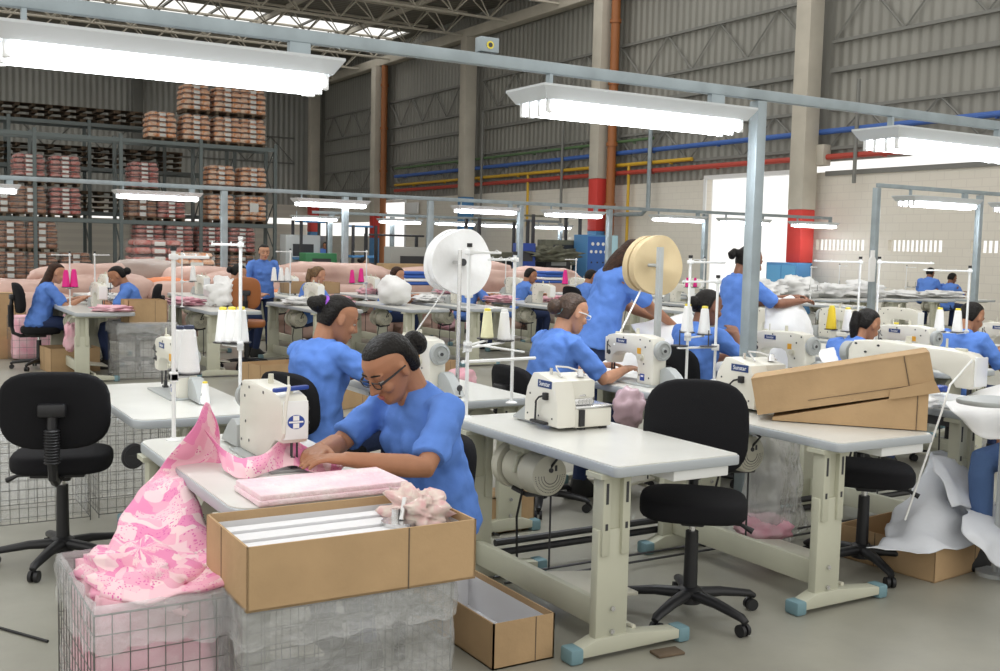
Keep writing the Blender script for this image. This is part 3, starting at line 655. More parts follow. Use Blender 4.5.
def overlock(label, loc, flip=False, grp=None):
    t = thing('overlock_machine', label, 'sewing machine', (loc[0], loc[1], TH), PI if flip else 0, grp)
    prof = [(-.14, .02), (-.14, .12), (-.12, .19), (-.10, .235), (.03, .268), (.085, .262), (.135, .19), (.155, .12), (.155, .02)]
    g = G(); g.prism(prof, 'x', -.135, -.02, bev=.012); g.prism([(-.10, .15), (-.10, .235), (.03, .262), (.05, .15)], 'x', -.04, .12, bev=.015); g.build('machine_head', CREAM, t)
    g = G(); g.b2((-.02, -.13, .012), (.20, .10, .105), bev=.008); g.build('base_box', CREAM, t)
    g = G(); g.b2((-.02, -.135, .105), (.205, .08, .116), bev=.003); g.build('work_plate', CHROME, t)
    g = G(); g.b2((-.0, -.142, .02), (.03, -.128, .10)); g.build('vent_cover', BLACK, t)
    g = G(); g.b2((-.155, -.065, .145), (-.13, -.035, .18), bev=.004); g.tube([(-.148, -.045, .165), (-.155, -.01, .155), (-.155, .015, .135), (-.155, .02, .04)], .005, 6); g.box((-.152, -.01, .035), (.03, .13, .014), bev=.005); g.build('lever', BLACK, t)
    g = G()
    for i in range(4): g.cyl((.02 + i * .022, -.10, .135), (.02 + i * .022, -.115, .135), .012, n=10); g.cyl((.05, -.04, .116), (.05, -.04, .15), .004, n=6)
    g.b2((-.01, -.11, .118), (.10, -.03, .15), bev=.006); g.tube([(0, -.09, .16), (.05, -.1, .165), (.12, -.07, .15)], .006, 6); g.b2((.09, -.08, .12), (.13, -.05, .17), bev=.004); g.build('presser_mechanism', CHROME, t)
    g = G(); g.b2((-.02, -.05, .0), (.19, .08, .012)); g.b2((.02, -.12, .0), (.05, -.09, .012)); g.b2((.15, -.12, .0), (.18, -.09, .012)); g.build('rubber_feet', BLACK, t)
    g = G(); g.b2((-.1372, -.09, .200), (-.1348, .03, .236)); pl = g.build('name_plate', LABELB, t)
    lettering('Sunstar', .031, PAPER, pl, (-.1376, -.03, .218), (PI / 2, 0, -PI / 2))
    g = G(); g.tube([(-.05, -.05, .25), (-.06, -.02, .285), (-.04, .02, .295), (.02, .0, .29), (.06, -.04, .275), (.08, -.07, .255)], .005, 6); g.cyl((-.08, .0, .25), (-.08, .0, .29), .008, n=8); g.cyl((.06, -.05, .25), (.06, -.05, .285), .02, .012, n=10); g.build('thread_guides', CHROME, t)
    g = G()
    for y, z in ((.1, .16), (.12, .06), (.02, .06), (-.1, .06), (.05, .12)): g.cyl((-.134, y, z), (-.1375, y, z), .005, n=6)
    g.build('screws', DARK, t)
    g = G(); g.prism([(.14, .01), (.30, .01), (.30, .02), (.16, .10), (.14, .10)], 'x', -.11, -.06, bev=.004); g.build('chute', GREYP, t)
    return t

def superpanel(w, h, th, n=28, e=3.2, curve=.03, m=5):
    """a padded panel in the y-z plane with rounded outline, returns rings front to back"""
    rings = []
    for k in range(-m, m + 1):
        u = k / m; sc = (1 - abs(u) ** 3.0 * .16) if abs(k) < m else .6; x = th / 2 * math.sin(u * PI / 2); ring = []
        for j in range(n):
            a = 2 * PI * j / n; cy = math.copysign(abs(math.cos(a)) ** (2 / e), math.cos(a)); cz = math.copysign(abs(math.sin(a)) ** (2 / e), math.sin(a))
            y, z = cy * w / 2 * sc, cz * h / 2 * sc
            ring.append((x + curve * (y / (w / 2)) ** 2, y, z))
        rings.append(ring)
    return rings
def chair(label, loc, rz, seat=.48, arm=None, grp='black swivel work chairs', shell=False, back_h=.36, back_w=.43, bz=.38, spin=.35):
    """swivel chair facing local +x"""
    t = thing('work_chair', label, 'chair', (loc[0], loc[1], 0), rz, grp)
    BF = BROWNCH if shell else BLACKF
    g = G(); rr = superpanel(.45, .43, .085, curve=0); g.loft([[(p[2] + .02, p[1], seat + p[0] - .02 * 0) for p in r] for r in rr]); g.build('seat', BF, t, ang=80)
    g = G(); g.loft([[(p[0] - .235 - (p[2]) * .12, p[1], p[2] + seat + bz) for p in r] for r in superpanel(back_w, back_h, .07, curve=.045)]); g.build('backrest', BF, t, ang=80)
    g = G(); g.b2((-.16, -.12, seat - .055), (.14, .12, seat - .035), bev=.006); g.b2((-.1, -.05, seat - .085), (.08, .05, seat - .05), bev=.01)
    g.tube([(.0, 0, seat - .06), (-.20, 0, seat - .065), (-.275, 0, seat - .03), (-.30, 0, seat + .08), (-.295, 0, seat + bz - .08), (-.28, 0, seat + bz + .02)], .022, 8, flat=1.0); g.b2((-.315, -.06, seat + bz - .02), (-.26, .06, seat + bz + .04), bev=.012); g.build('back_support', BLACK, t)
    g = G(); prof = []
    z = 0
    while z < bz - .12: prof += [(.030, z), (.036, z + .006), (.030, z + .012)]; z += .013
    g.lathe(prof, (-.30, 0, seat + .04), (0, 0, 1), 14); g.build('bellows', BLACK, t)
    g = G(); g.tube([(.0, .0, seat - .07), (.02, .20, seat - .075), (.03, .25, seat - .10)], [.008, .008, .014], 8); g.build('lever', BLACK, t)
    g = G(); g.cyl((0, 0, .10), (0, 0, seat - .12), .031, .027); g.build('column', BLACK, t)
    g = G(); g.cyl((0, 0, seat - .13), (0, 0, seat - .06), .015); g.build('gas_lift', CHROME, t)
    g = G(); g.lathe([(.03, .055), (.05, .06), (.052, .12), (.035, .13)], n=20)
    for k in range(5):
        a = 2 * PI * k / 5 + spin; d = V((math.cos(a), math.sin(a), 0))
        g.tube([d * .03 + V((0, 0, .098)), d * .15 + V((0, 0, .095)), d * .29 + V((0, 0, .075)), d * .315 + V((0, 0, .062))], [.034, .028, .022, .016], 10, flat=.75, up=(0, 0, 1))
    sb = g.build('star_base', BLACK, t, ang=60)
    for k in range(5):
        a = 2 * PI * k / 5 + spin; d = V((math.cos(a), math.sin(a), 0)); s = V((-d.y, d.x, 0)); c = d * .30
        g = G()
        for q in (-1, 1): g.cyl(c + s * q * .022 + V((0, 0, .026)), c + s * q * .006 + V((0, 0, .026)), .026, n=14)
        g.cyl(c + V((0, 0, .03)), c + V((0, 0, .07)), .008, n=8); g.build('caster', BLACK, sb)
    return t

def cone(label, loc, mt=None, core=None, s=1.0, grp=None):
    t = thing('thread_cone', label, 'thread cone', loc, group=grp)
    g = G(); g.lathe([(.0, 0), (.036, .0), (.040, .006), (.024, .158), (.018, .163), (0, .163)], n=20); g.build('wound_thread', mt or CONEW, t)
    g = G(); g.lathe([(.0, .163), (.018, .163), (.02, .166), (.019, .176), (.012, .178), (.0, .176)], n=16); g.build('cone_core', core or NAVYC, t)
    t.scale = (s, s, s); return t
def stand(label, loc, h, tray_z, arm_dir=0, arm_len=.16, tray_r=.13, grp='thread stands', tray=True, cap=BLACK, top=None, spots=None):
    """thread stand clamped on a table: pole, top arm with eyelets, cone tray"""
    t = thing('thread_stand', label, 'thread stand', loc, arm_dir, grp)
    g = G(); g.cyl((0, 0, 0), (0, 0, h), .0085, n=12); g.lathe([(.03, 0), (.03, .004), (.014, .012)], n=14); g.build('pole', WHITE, t)
    g = G(); g.cyl((0, 0, h), (0, 0, h + .018), .013, n=10); g.build('pole_cap', cap, t)
    g = G(); g.b2((-.01, -.008, h - .03), (arm_len, .008, h - .018), bev=.003); g.b2((-.016, -.016, h - .035), (.016, .016, h - .012), bev=.004)
    for i in range(3):
        x = arm_len * (i + 1) / 3.1; g.tube([(x, 0, h - .02), (x, .02, h - .01), (x, .03, h - .03)], .002, 4)
    g.build('eyelet_arm', WHITE, t)
    if spots:
        g = G(); g2 = G(); Ri = Rz(-arm_dir)
        for p in spots:
            q_ = Ri @ (V(p) - V(loc)); z = q_.z
            g.tube([(0, 0, z - .012), (q_.x, q_.y, z - .012)], .006, 6); g.b2((-.016, -.016, z - .03), (.016, .016, z + .005), bev=.004)
            g2.lathe([(.0, z - .005), (.05, z - .005), (.052, z), (0, z)], (q_.x, q_.y, 0), n=20)
        g.build('tray_arm', WHITE, t); g2.build('cone_trays', DARK, t)
    elif tray:
        g = G(); g.b2((-.02, -.012, tray_z - .015), (arm_len + .02, .012, tray_z - .003), bev=.003); g.b2((-.018, -.018, tray_z - .03), (.018, .018, tray_z + .01), bev=.004); g.build('tray_arm', WHITE, t)
        g = G()
        for x, y in ((arm_len * .35, .05), (arm_len * .95, -.03)): g.lathe([(.0, tray_z), (.052, tray_z), (.055, tray_z + .005), (0, tray_z + .004)], (x, y, 0), n=20); g.cyl((x, y, tray_z), (x, y, tray_z + .1), .004, n=6)
        g.build('cone_trays', DARK, t)
    return t
def carton(label, loc, dims, rz=0, wall=.006, openb=True, lining=True, name='cardboard_box', grp=None, flaps=True, tilt=None):
    t = thing(name, label, 'box', loc, rz, grp); x, y, z = dims
    g = G()
    g.b2((-x / 2, -y / 2, 0), (x / 2, y / 2, wall))
    for s in (-1, 1): g.b2((s * x / 2, -y / 2, 0), (s * (x / 2 - wall), y / 2, z)); g.b2((-x / 2, s * y / 2, 0), (x / 2, s * (y / 2 - wall), z))
    if not openb: g.b2((-x / 2, -y / 2, z - wall), (x / 2, y / 2, z))
    g.build('walls', CARD, t, smooth=False)
    if openb and lining:
        g = G(); e = wall + .001
        g.b2((-x / 2 + e, -y / 2 + e, e), (x / 2 - e, y / 2 - e, e + .002))
        for s in (-1, 1): g.b2((s * (x / 2 - e), -y / 2 + e, e), (s * (x / 2 - e - .002), y / 2 - e, z - .025)); g.b2((-x / 2 + e, s * (y / 2 - e), e), (x / 2 - e, s * (y / 2 - e - .002), z - .025))
        g.build('lining', CARDIN, t, smooth=False)
    g = G()
    g.b2((x * .18, -y / 2 - .0012, .0), (x * .18 + .004, -y / 2, z)); g.b2((-x / 2 - .0012, y * .1, 0), (-x / 2, y * .1 + .004, z)); g.build('crease', DARK if False else WOODD, t, smooth=False)
    if tilt: t.rotation_euler = tilt
    return t
def basket(label, loc, dims, rz=0, contents=None, filmm=PLASTIC, pitch=.045, grp='wire mesh baskets', outside=False):
    t = thing('wire_basket', label, 'basket', loc, rz, grp); x, y, z = dims
    g = G(); hx, hy = x / 2, y / 2; r = .0015
    def frame(a, b): g.tube([a, b], r * 1.9, 5)
    for zz in (0.02, z): 
        for s in (-1, 1): frame((-hx, s * hy, zz), (hx, s * hy, zz)); frame((s * hx, -hy, zz), (s * hx, hy, zz))
    for sx in (-1, 1):
        for sy in (-1, 1): frame((sx * hx, sy * hy, 0), (sx * hx, sy * hy, z))
    n = int(x / pitch)
    for i in range(1, n):
        for s in (-1, 1): g.tube([(-hx + x * i / n, s * hy, 0.02), (-hx + x * i / n, s * hy, z)], r, 4)
    n = int(y / pitch)
    for i in range(1, n):
        for s in (-1, 1): g.tube([(s * hx, -hy + y * i / n, 0.02), (s * hx, -hy + y * i / n, z)], r, 4)
    n = int(z / pitch / 1.1)
    for i in range(1, n):
        zz = z * i / n
        for s in (-1, 1): g.tube([(-hx, s * hy, zz), (hx, s * hy, zz)], r, 4); g.tube([(s * hx, -hy, zz), (s * hx, hy, zz)], r, 4)
    g.build('wire_mesh', WIRE, t)
    if filmm:
        g = G(); N = 64; H = 10; off = random.random() * 9
        def per(u):
            L = 2 * (x + y); d = (u % 1) * L
            if d < x: return V((-hx + d, -hy, 0))
            d -= x
            if d < y: return V((hx, -hy + d, 0))
            d -= y
            if d < x: return V((hx - d, hy, 0))
            return V((-hx, hy - (d - x), 0))
        rings = []
        for inner, zs in ((0, [z * .06 + (z * .98) * k / H for k in range(H + 1)]),):
            for zz in zs:
                rings.append([per(j / N) * (1.05 if outside else .97) + V((noise.noise(V((j * .35, zz * 9, off))) * .012, noise.noise(V((j * .35, zz * 9, off + 5))) * .012, zz)) for j in range(N)])
        for k, (o_, zz) in enumerate(((1.03, z * 1.03), (1.07, z * .97), (1.06, z * .90), (1.08, z * .84))):
            rings.append([per(j / N) * o_ + V((noise.noise(V((j * .5, k, off))) * .015, noise.noise(V((j * .5, k, off + 3))) * .015, zz + noise.noise(V((j * .45, k * .3, off + 8))) * .04 * (k > 0))) for j in range(N)])
        g.loft(rings, cap=False); g.build('bag_liner', filmm, t, ang=60)
    if contents:
        g = G(); N = 40; rings = []
        for k in range(9):
            zz = .04 + (z * .95) * k / 8; sc = .93 * (1 - .1 * (k / 8) ** 4)
            rings.append([V((hx * sc * math.copysign(abs(math.cos(a)) ** .35, math.cos(a)), hy * sc * math.copysign(abs(math.sin(a)) ** .35, math.sin(a)), zz)) + V((noise.noise(V((a * 3, zz * 12, 1))), noise.noise(V((a * 3, zz * 12, 7))), 0)) * .02 for a in [2 * PI * j / N for j in range(N)]])
        g.loft(rings); g.build('cloth_contents', contents, t, ang=180)
    return t
def lump(name, label, cat, loc, r, mt, seed=0, uvk=3, amp=.25, f=2.2, n=28, m=18, rz=0, grp=None, flatb=True, e=.8):
    """an irregular soft heap"""
    g = G(); rings = []
    for i in range(m + 1):
        t = -PI / 2 + PI * i / m; ring = []
        for j in range(n):
            a = 2 * PI * j / n; c = abs(math.cos(t)) ** e
            p = V((c * math.cos(a), c * math.sin(a), math.sin(t)))
            k = 1 + amp * noise.noise(p * f + V((seed * 5.3, seed * 2.1, seed))) + amp * .4 * noise.noise(p * f * 3 + V((seed, 3, 1)))
            q = V((p.x * r[0] * k, p.y * r[1] * k, p.z * r[2] * k + r[2]))
            if flatb: q.z = max(q.z, 0)
            ring.append(q)
        rings.append(ring)
    g.loft(rings); g.uv = [(j / n * uvk, i / m * uvk * .6) for i in range(m + 1) for j in range(n)]; o = g.build(name, mt, ang=180); o.location = loc; o.rotation_euler = (0, 0, rz); return tag(o, label, cat, grp)
# ------------------------------------------------------------------ people
def ik(a, b, l1, l2, hint):
    a, b = V(a), V(b); d = b - a; L = min(d.length, (l1 + l2) * .999); d.normalize(); b = a + d * L
    c = (l1 * l1 - l2 * l2 + L * L) / (2 * L); h = math.sqrt(max(l1 * l1 - c * c, 0)); hv = V(hint) - a
    hv = (hv - d * hv.dot(d)); hv.normalize(); return a + d * c + hv * h, b
HR = [(-.115, .070, .035, .020), (-.105, .085, .01, .034), (-.088, .093, -.012, .046), (-.065, .094, -.045, .055), (-.04, .092, -.066, .062), (-.012, .090, -.084, .069), (.015, .088, -.092, .073),
      (.035, .094, -.096, .075), (.06, .090, -.095, .073), (.085, .070, -.082, .062), (.102, .042, -.055, .043), (.112, .012, -.02, .018)]
def headrings(F, n=20, grow=0):
    rings = []
    for z, xf, xb, w in HR:
        ring = []
        for j in range(n):
            a = 2 * PI * j / n; cx = (xf + xb) / 2; rx = (xf - xb) / 2 + grow
            ring.append(F(V((cx + rx * math.cos(a), (w + grow) * math.sin(a), z + (grow if z > 0 else -grow * .2)))))
        rings.append(ring)
    return rings
def person(label, loc, rz, pose='sit', lean=.15, headp=.3, heady=0, wr=((.42, .12, .80), (.42, -.12, .80)), hair='bun', hm=None, skin=None, shirt=None, fine=False, seat=.50, scale=1.0, legs=True,
           glasses=None, bunc=None, pants=None, curl=.6, twist=0, elb=((-.05, .45, .6), (-.05, -.45, .6)), voxel=None, hairlen=.3, knees=None, open_hand=False):
    wr = [tuple(c / scale for c in w_) for w_ in wr]; seat = seat / scale
    skin = skin or SKIN; shirt = shirt or SHIRT; hm = hm or HAIRB; pants = pants or JEANS
    t = thing('person', label, 'person', (loc[0], loc[1], 0), rz)
    vx = voxel or (.0055 if fine else .011)
    sit = pose == 'sit'
    P = V((-.02, 0, seat + .10)) if sit else V((0, 0, .93))
    sl = V((math.sin(lean), 0, math.cos(lean)))
    T = sl.cross(V((0, 1, 0))); Lf = V((0, 1, 0)); Fw = V((math.cos(lean), 0, -math.sin(lean)))
    if twist: Rt = Matrix.Rotation(twist, 3, sl); Lf2 = Rt @ Lf; Fw2 = Rt @ Fw
    else: Lf2, Fw2 = Lf, Fw
    tl = .47
    N = P + sl * tl + Fw * .015
    # head frame
    hp = headp; hd = V((math.sin(hp * .6 + lean * .5), 0, math.cos(hp * .6 + lean * .5)))
    B = N + hd * .035
    Rh = Matrix.Rotation(heady, 3, 'Z') @ Ry(hp)
    HC = B + Rh @ V((.035, 0, .105))
    F = lambda p: HC + Rh @ p
    sh = [N + Lf2 * s * .175 - sl * .055 - Fw * .01 for s in (1, -1)]
    ew = [ik(sh[i], wr[i], .285, .255, V(elb[i]) if elb else V((0, 0, 0))) for i in (0, 1)]
    # skin body: torso core, neck, head, arms, hands
    g = G()
    def ring(c, ax, ay, rx, ry, n=20, e=1): return [c + ax * (rx * math.cos(2 * PI * j / n)) + ay * (ry * math.sin(2 * PI * j / n)) for j in range(n)]
    g.loft([ring(P, Fw, Lf, .09, .14), ring(P + sl * .15, Fw, Lf, .085, .12), ring(P + sl * .3, Fw2, Lf2, .09, .14), ring(P + sl * .40, Fw2, Lf2, .075, .15), ring(N - sl * .02, Fw2, Lf2, .055, .07)])
    g.tube([N - sl * .08 , N + hd * .0, B + hd * .05, HC - Rh @ V((.02, 0, .02))], [.062, .054, .050, .05], 16)
    if fine: g.ell(N + Fw * .044 - sl * .018, (.030, .036, .05), Matrix((Fw, Lf, sl)).transposed(), 14, 8)
    g.loft(headrings(F, 28 if fine else 18))
    for s in (1, -1): g.ell(F(V((.0795, s * .032, .011))), (.0125, .0165, .0085), Rh, 12, 8)
    g.tube([F(V((.088, 0, .02))), F(V((.100, 0, -.005))), F(V((.112, 0, -.028))), F(V((.092, 0, -.038)))], [.008, .011, .0145, .010], 10)
    for s in (1, -1):
        g.ell(F(V((.098, s * .012, -.032))), (.011, .009, .008), Rh, 10, 6)
        g.ell(F(V((.076, s * .032, .026))), (.016, .024, .008), Rh, 10, 6); g.ell(F(V((.070, s * .038, -.03))), (.022, .022, .022), Rh, 10, 8)
        g.ell(F(V((-.004, s * .076, -.008))), (.018, .008, .031), Rh @ Rz(s * .25), 12, 8)
    g.ell(F(V((.086, 0, -.064))), (.012, .024, .012), Rh, 12, 8); g.ell(F(V((.074, 0, -.098))), (.018, .022, .014), Rh, 10, 6)
    if not sit or legs: pass
    for i, s in ((0, 1), (1, -1)):
        E, W = ew[i]; u = (E - sh[i]).normalized(); f_ = (W - E).normalized()
        g.tube([sh[i], sh[i] + (E - sh[i]) * .3, sh[i] + (E - sh[i]) * .7, E, E + (W - E) * .25, E + (W - E) * .65, W, W + f_ * .02], [.05, .048, .041, .037, .040, .032, .025, .025], 14)
        # hand
        side = V((0, 0, 1)).cross(f_).normalized()        # points to the person's left of the forearm
        th = -s                                            # thumbs towards the midline
        nrm = f_.cross(side); nrm = -nrm if nrm.z < 0 else nrm; dn = -nrm
        hdir = (f_ + V((0, 0, -.05))).normalized() if sit else f_
        g.loft([[W + hdir * a + side * (wv * math.cos(2 * PI * j / 12)) + nrm * (tv * math.sin(2 * PI * j / 12)) for j in range(12)] for a, wv, tv in ((-.01, .026, .022), (.025, .036, .019), (.06, .042, .016), (.088, .041, .012), (.096, .03, .006))])
        for k, (o_, L) in enumerate(((-.031, .066), (-.0105, .080), (.0105, .076), (.031, .060))):
            o2 = o_ * (-th); root = W + hdir * .085 + side * o2; c1 = curl * (.7 + .12 * k); fan = side * (o2 * .25)
            d1 = (hdir + fan + dn * math.sin(c1 * .55)).normalized(); d2 = (hdir * math.cos(c1 * 1.2) + dn * math.sin(c1 * 1.2)).normalized(); d3 = (hdir * math.cos(c1 * 1.8) + dn * math.sin(c1 * 1.8)).normalized()
            p1 = root + d1 * L * .46; p2 = p1 + d2 * L * .32; p3 = p2 + d3 * L * .26
            g.tube([root - hdir * .02, root, p1, p2, p3, p3 + d3 * .004], [.010, .0095, .009, .008, .0065, .003], 8)
        tb = W + hdir * .03 + side * (th * .030); td = (hdir * .75 + side * th * .65 + dn * .25).normalized(); td2 = (hdir * .95 + side * th * .1 + dn * .35).normalized()
        g.tube([tb - td * .015, tb, tb + td * .036, tb + td * .036 + td2 * .03, tb + td * .036 + td2 * .038], [.014, .0135, .0105, .0085, .004], 8)
    body = g.build('body', skin, t, ang=180)
    def rem(o, v, it=4):
        md = o.modifiers.new('merge', 'REMESH'); md.mode = 'VOXEL'; md.voxel_size = v; md.use_smooth_shade = True
        ms = o.modifiers.new('soften', 'SMOOTH'); ms.iterations = it; ms.factor = .5
    rem(body, min(vx, .0075), 2)
    # shirt
    g = G(); hem = -.10 if sit else -.10
    Hp = P - sl * (.04 if sit else .10)
    kk = 1.0
    g.loft([ring(Hp, Fw, Lf, .145, .195), ring(P + sl * .06, Fw, Lf, .135, .185), ring(P + sl * .18, Fw, Lf, .122, .165), ring(P + sl * .29 + Fw * .01, Fw2, Lf2, .125, .175), ring(P + sl * .38, Fw2, Lf2, .112, .185), ring(P + sl * .435, Fw2, Lf2, .085, .165), ring(N + sl * .0, Fw2, Lf2, .062, .085), ring(N + sl * .02, Fw2, Lf2, .056, .068)])
    if sit: g.ell(P + V((.0, 0, -.02)), (.16, .19, .10))
    for s in (1, -1): g.ell(P + sl * .30 + Fw2 * .085 + Lf2 * s * .065, (.055, .06, .06))
    for i, s in ((0, 1), (1, -1)):
        E = ew[i][0]; a = sh[i]; d = E - a
        g.tube([a - Lf2 * s * .06 + sl * .01, a, a + d * .35, a + d * .86, a + d * .87], [.058, .062, .060, .060, .056], 14)
    so = g.build('shirt', shirt, t, ang=180); rem(so, max(vx, .008), 3)
    tx = bpy.data.textures.get('folds') or bpy.data.textures.new('folds', 'CLOUDS'); tx.noise_scale = .09; tx.noise_depth = 1
    md = so.modifiers.new('folds', 'DISPLACE'); md.texture = tx; md.strength = .034; md.mid_level = .5; md.texture_coords = 'GLOBAL'
    # trousers and shoes
    if legs:
        g = G()
        kz = seat + .07
        for s in (1, -1):
            hip = P + V((.0, s * .09, -.02))
            if sit:
                kn = V((.43, s * .13, kz)) if not knees else V(knees[0 if s > 0 else 1]); an = V((kn.x - .06, s * .13, .10))
            else: kn = V((.03, s * .10, .50)); an = V((-.02, s * .11, .10))
            g.tube([hip - (kn - hip) * .12, hip, hip + (kn - hip) * .5, kn, kn + (an - kn) * .15, kn + (an - kn) * .5, an], [.09, .095, .082, .064, .062, .056, .045], 14)
        g.ell(P + V((0, 0, -.03)), (.125, .175, .10))
        po = g.build('trousers', pants, t, ang=180); rem(po, max(vx, .012), 3)
        for s in (1, -1):
            if sit: kn = V((.43, s * .13, kz)) if not knees else V(knees[0 if s > 0 else 1]); an = V((kn.x - .06, s * .13, .10))
            else: an = V((-.02, s * .11, .10))
            g = G(); g.loft([[an + V((x0 + rx * math.cos(2 * PI * j / 14), .045 * k * math.sin(2 * PI * j / 14), z0)) for j in range(14)] for x0, rx, k, z0 in ((.05, .125, .9, -.10), (.05, .13, 1, -.085), (.045, .125, 1, -.06), (.02, .09, .95, -.03), (0, .055, .95, .02))]); g.build('shoe', SHOE, t, ang=70)
    # hair
    g = G()
    hr = [(-.055, -.03, -.092, .064), (-.025, -.018, -.104, .074), (.005, -.004, -.110, .080), (.03, .004, -.106, .079), (.052, .022, -.106, .079), (.070, .056, -.099, .074), (.086, .074, -.088, .066), (.102, .055, -.070, .052), (.113, .028, -.045, .034), (.118, 0, -.02, .012)]
    g.loft([[F(V(((a + b) / 2 + (a - b) / 2 * math.cos(2 * PI * j / 24), w * math.sin(2 * PI * j / 24), z))) for j in range(24)] for z, a, b, w in hr])
    if hair == 'bun': g.ell(F(V((-.135, 0, -.005))), (.042, .046, .048), Rh, 16, 10); g.tube([F(V((-.09, 0, .0))), F(V((-.13, 0, -.002)))], .034, 12)
    if hair == 'bigbun': g.ell(F(V((-.128, 0, .03))), (.044, .05, .042), Rh, 16, 10); g.ell(F(V((-.155, .01, .03))), (.026, .036, .03), Rh, 12, 8); g.tube([F(V((-.07, 0, .05))), F(V((-.13, 0, .05)))], .034, 12)
    if hair == 'tail': 
        q = F(V((-.10, 0, .03))); g.ell(q, (.035, .03, .03)); p1 = q + Rh @ V((-.045, 0, -.005)); g.tube([q, p1, p1 + V((-.02, 0, -hairlen * .4)), p1 + V((-.015, 0, -hairlen * .8)), p1 + V((.0, 0, -hairlen))], [.02, .028, .036, .028, .008], 12)
    if hair == 'long':
        g.tube([F(V((-.05, 0, .03))), F(V((-.06, 0, -.05))), F(V((-.06, 0, -.11))), N + V((-.085, 0, -.06)), N + V((-.12, 0, -.17))], [.066, .076, .076, .062, .02], 16, flat=.75)
    ho = g.build('hair', hm, t, ang=180); rem(ho, .006 if fine else .009, 2)
    if bunc:
        q = F(V((-.095, 0, .0 if hair == 'bun' else .045))); g = G(); g.lathe([(.030, -.012), (.042, -.006), (.042, .006), (.030, .012)], q, Rh @ V((1, 0, 0)), 18); hb = g.build('hair_tie', bunc, t)
    # eyes
    for s in (1, -1):
        g = G(); g.ell(F(V((.0765, s * .031, .001))), (.0115, .0130, .0065), Rh, 12, 8); ey = g.build('eye', EYEW, t)
        g = G(); g.ell(F(V((.0868, s * .032, -.001))), (.003, .0058, .0050), Rh, 10, 6); g.build('iris', BLACK, ey)
        g = G(); g.tube([F(V((.091, s * .013, .030))), F(V((.093, s * .032, .037))), F(V((.078, s * .053, .031)))], [.003, .0035, .002], 6); g.build('eyebrow', hm, t)
    g = G(); g.ell(F(V((.096, 0, -.0600))), (.006, .021, .0045), Rh, 12, 6); g.ell(F(V((.095, 0, -.0685))), (.006, .018, .005), Rh, 12, 6); g.build('lips', LIP, t)
    if glasses:
        g = G()
        for s in (1, -1):
            pts = [F(V((.106 - .006 * abs(math.cos(a)), s * .034 + .025 * math.copysign(abs(math.cos(a)) ** .6, math.cos(a)), .003 + .013 * math.copysign(abs(math.sin(a)) ** .6, math.sin(a))))) for a in [2 * PI * j / 16 for j in range(17)]]
            g.tube(pts, .0022, 6); g.tube([F(V((.100, s * .060, .008))), F(V((.05, s * .079, .010))), F(V((-.01, s * .083, .006)))], [.0045, .004, .003], 6)
        g.tube([F(V((.108, .010, .006))), F(V((.112, 0, .009))), F(V((.108, -.010, .006)))], .002, 6); g.build('glasses', glasses, t)
    t['_neck'] = 0; del t['_neck']
    if scale != 1: t.scale = (scale,) * 3
    return t
# ------------------------------------------------------------------ placing the near workshop
T0 = table('cream sewing table heaped with pink print, nearest the camera', (1.25, 3.69)); 
T1 = table('empty white topped sewing table bearing the overlock machine, in the middle front', (2.68, 3.715), r=.025)
T3 = table('white topped sewing table with two cartons on top', (3.86, 3.715), r=.03)
T6 = table('sewing table at the right border beside the white cloth heap', (5.20, 4.02))
T2 = table('sewing table behind the woman with glasses, its machine turned away', (2.79, 5.40), flip=True, motor=True)
TB = table('sewing table behind the empty black chair, with thread cones', (1.34, 5.42), flip=True)
T4 = table('sewing table of the woman with white framed glasses', (4.12, 5.27), flip=True)
T5 = table('sewing table behind the square rail post', (5.28, 5.27), flip=True)
T7 = table('sewing table behind the carton, of the woman with the black ponytail', (6.75, 5.35), flip=True)
T8 = table('sewing table at the right edge behind the cream machine', (8.0, 5.35), flip=True)
lockstitch('cream lockstitch machine with oval blue badge, sewing the pink print', (1.29, 3.73), oval=True).scale = (1, 1, .95)
lockstitch('long cream machine seen from its back behind the cartons', (5.0, 3.86)).scale = (1.1, 1.75, 1.08)
ov_ = overlock('cream overlock machine standing alone on the empty middle table', (2.70, 3.91)); ov_.scale = (.9, .9, .92)
overlock('cream overlock machine half hidden by the long carton', (3.93, 3.98))
lockstitch('cream lockstitch machine with grey handwheel on the table behind the glasses woman', (2.68, 5.32), flip=True)
lockstitch('cream machine under the clear headed pole, behind the white cones', (1.40, 5.55), flip=True)
lockstitch('cream lockstitch machine with navy name plate below the tan disc', (4.02, 5.08), flip=True)
lockstitch('cream lockstitch machine just right of the square rail post', (5.20, 5.02), flip=True)
lockstitch('cream machine before the woman with the black ponytail, mostly behind the carton', (6.65, 5.2), flip=True)
lockstitch('cream machine before the woman at the right edge', (7.9, 5.2), flip=True)
# chairs
chair('empty black swivel chair seen from its back, at the left border', (.82, 5.36), 1.28, seat=.50, back_h=.36, back_w=.48, bz=.27)
chair('empty black swivel chair between the middle table and the carton table', (3.03, 3.40), PI + .85, seat=.49, back_h=.42, back_w=.46, bz=.29, spin=-.45)
chair('black swivel chair whose seat shows under the carton table corner', (4.26, 3.53), PI + .8, seat=.49, bz=.28)
chair('black swivel chair under the woman with glasses', (1.84, 3.80), PI + .1, seat=.44, back_h=.30, bz=.20, spin=-.2)
chair('black swivel chair under the woman with the purple hair tie', (2.13, 5.42), .35, seat=.43, back_h=.34, bz=.28, back_w=.42)
chair('black swivel chair under the woman with white framed glasses', (3.50, 5.30), 0, seat=.44, back_h=.3, bz=.28)
chair('black swivel chair under the seated woman behind the wire thread stand', (4.74, 5.38), 0.15, seat=.46, back_h=.34, bz=.32)
chair('black swivel chair under the woman with the black ponytail', (5.96, 5.2), 0, seat=.42, back_h=.26, bz=.22)
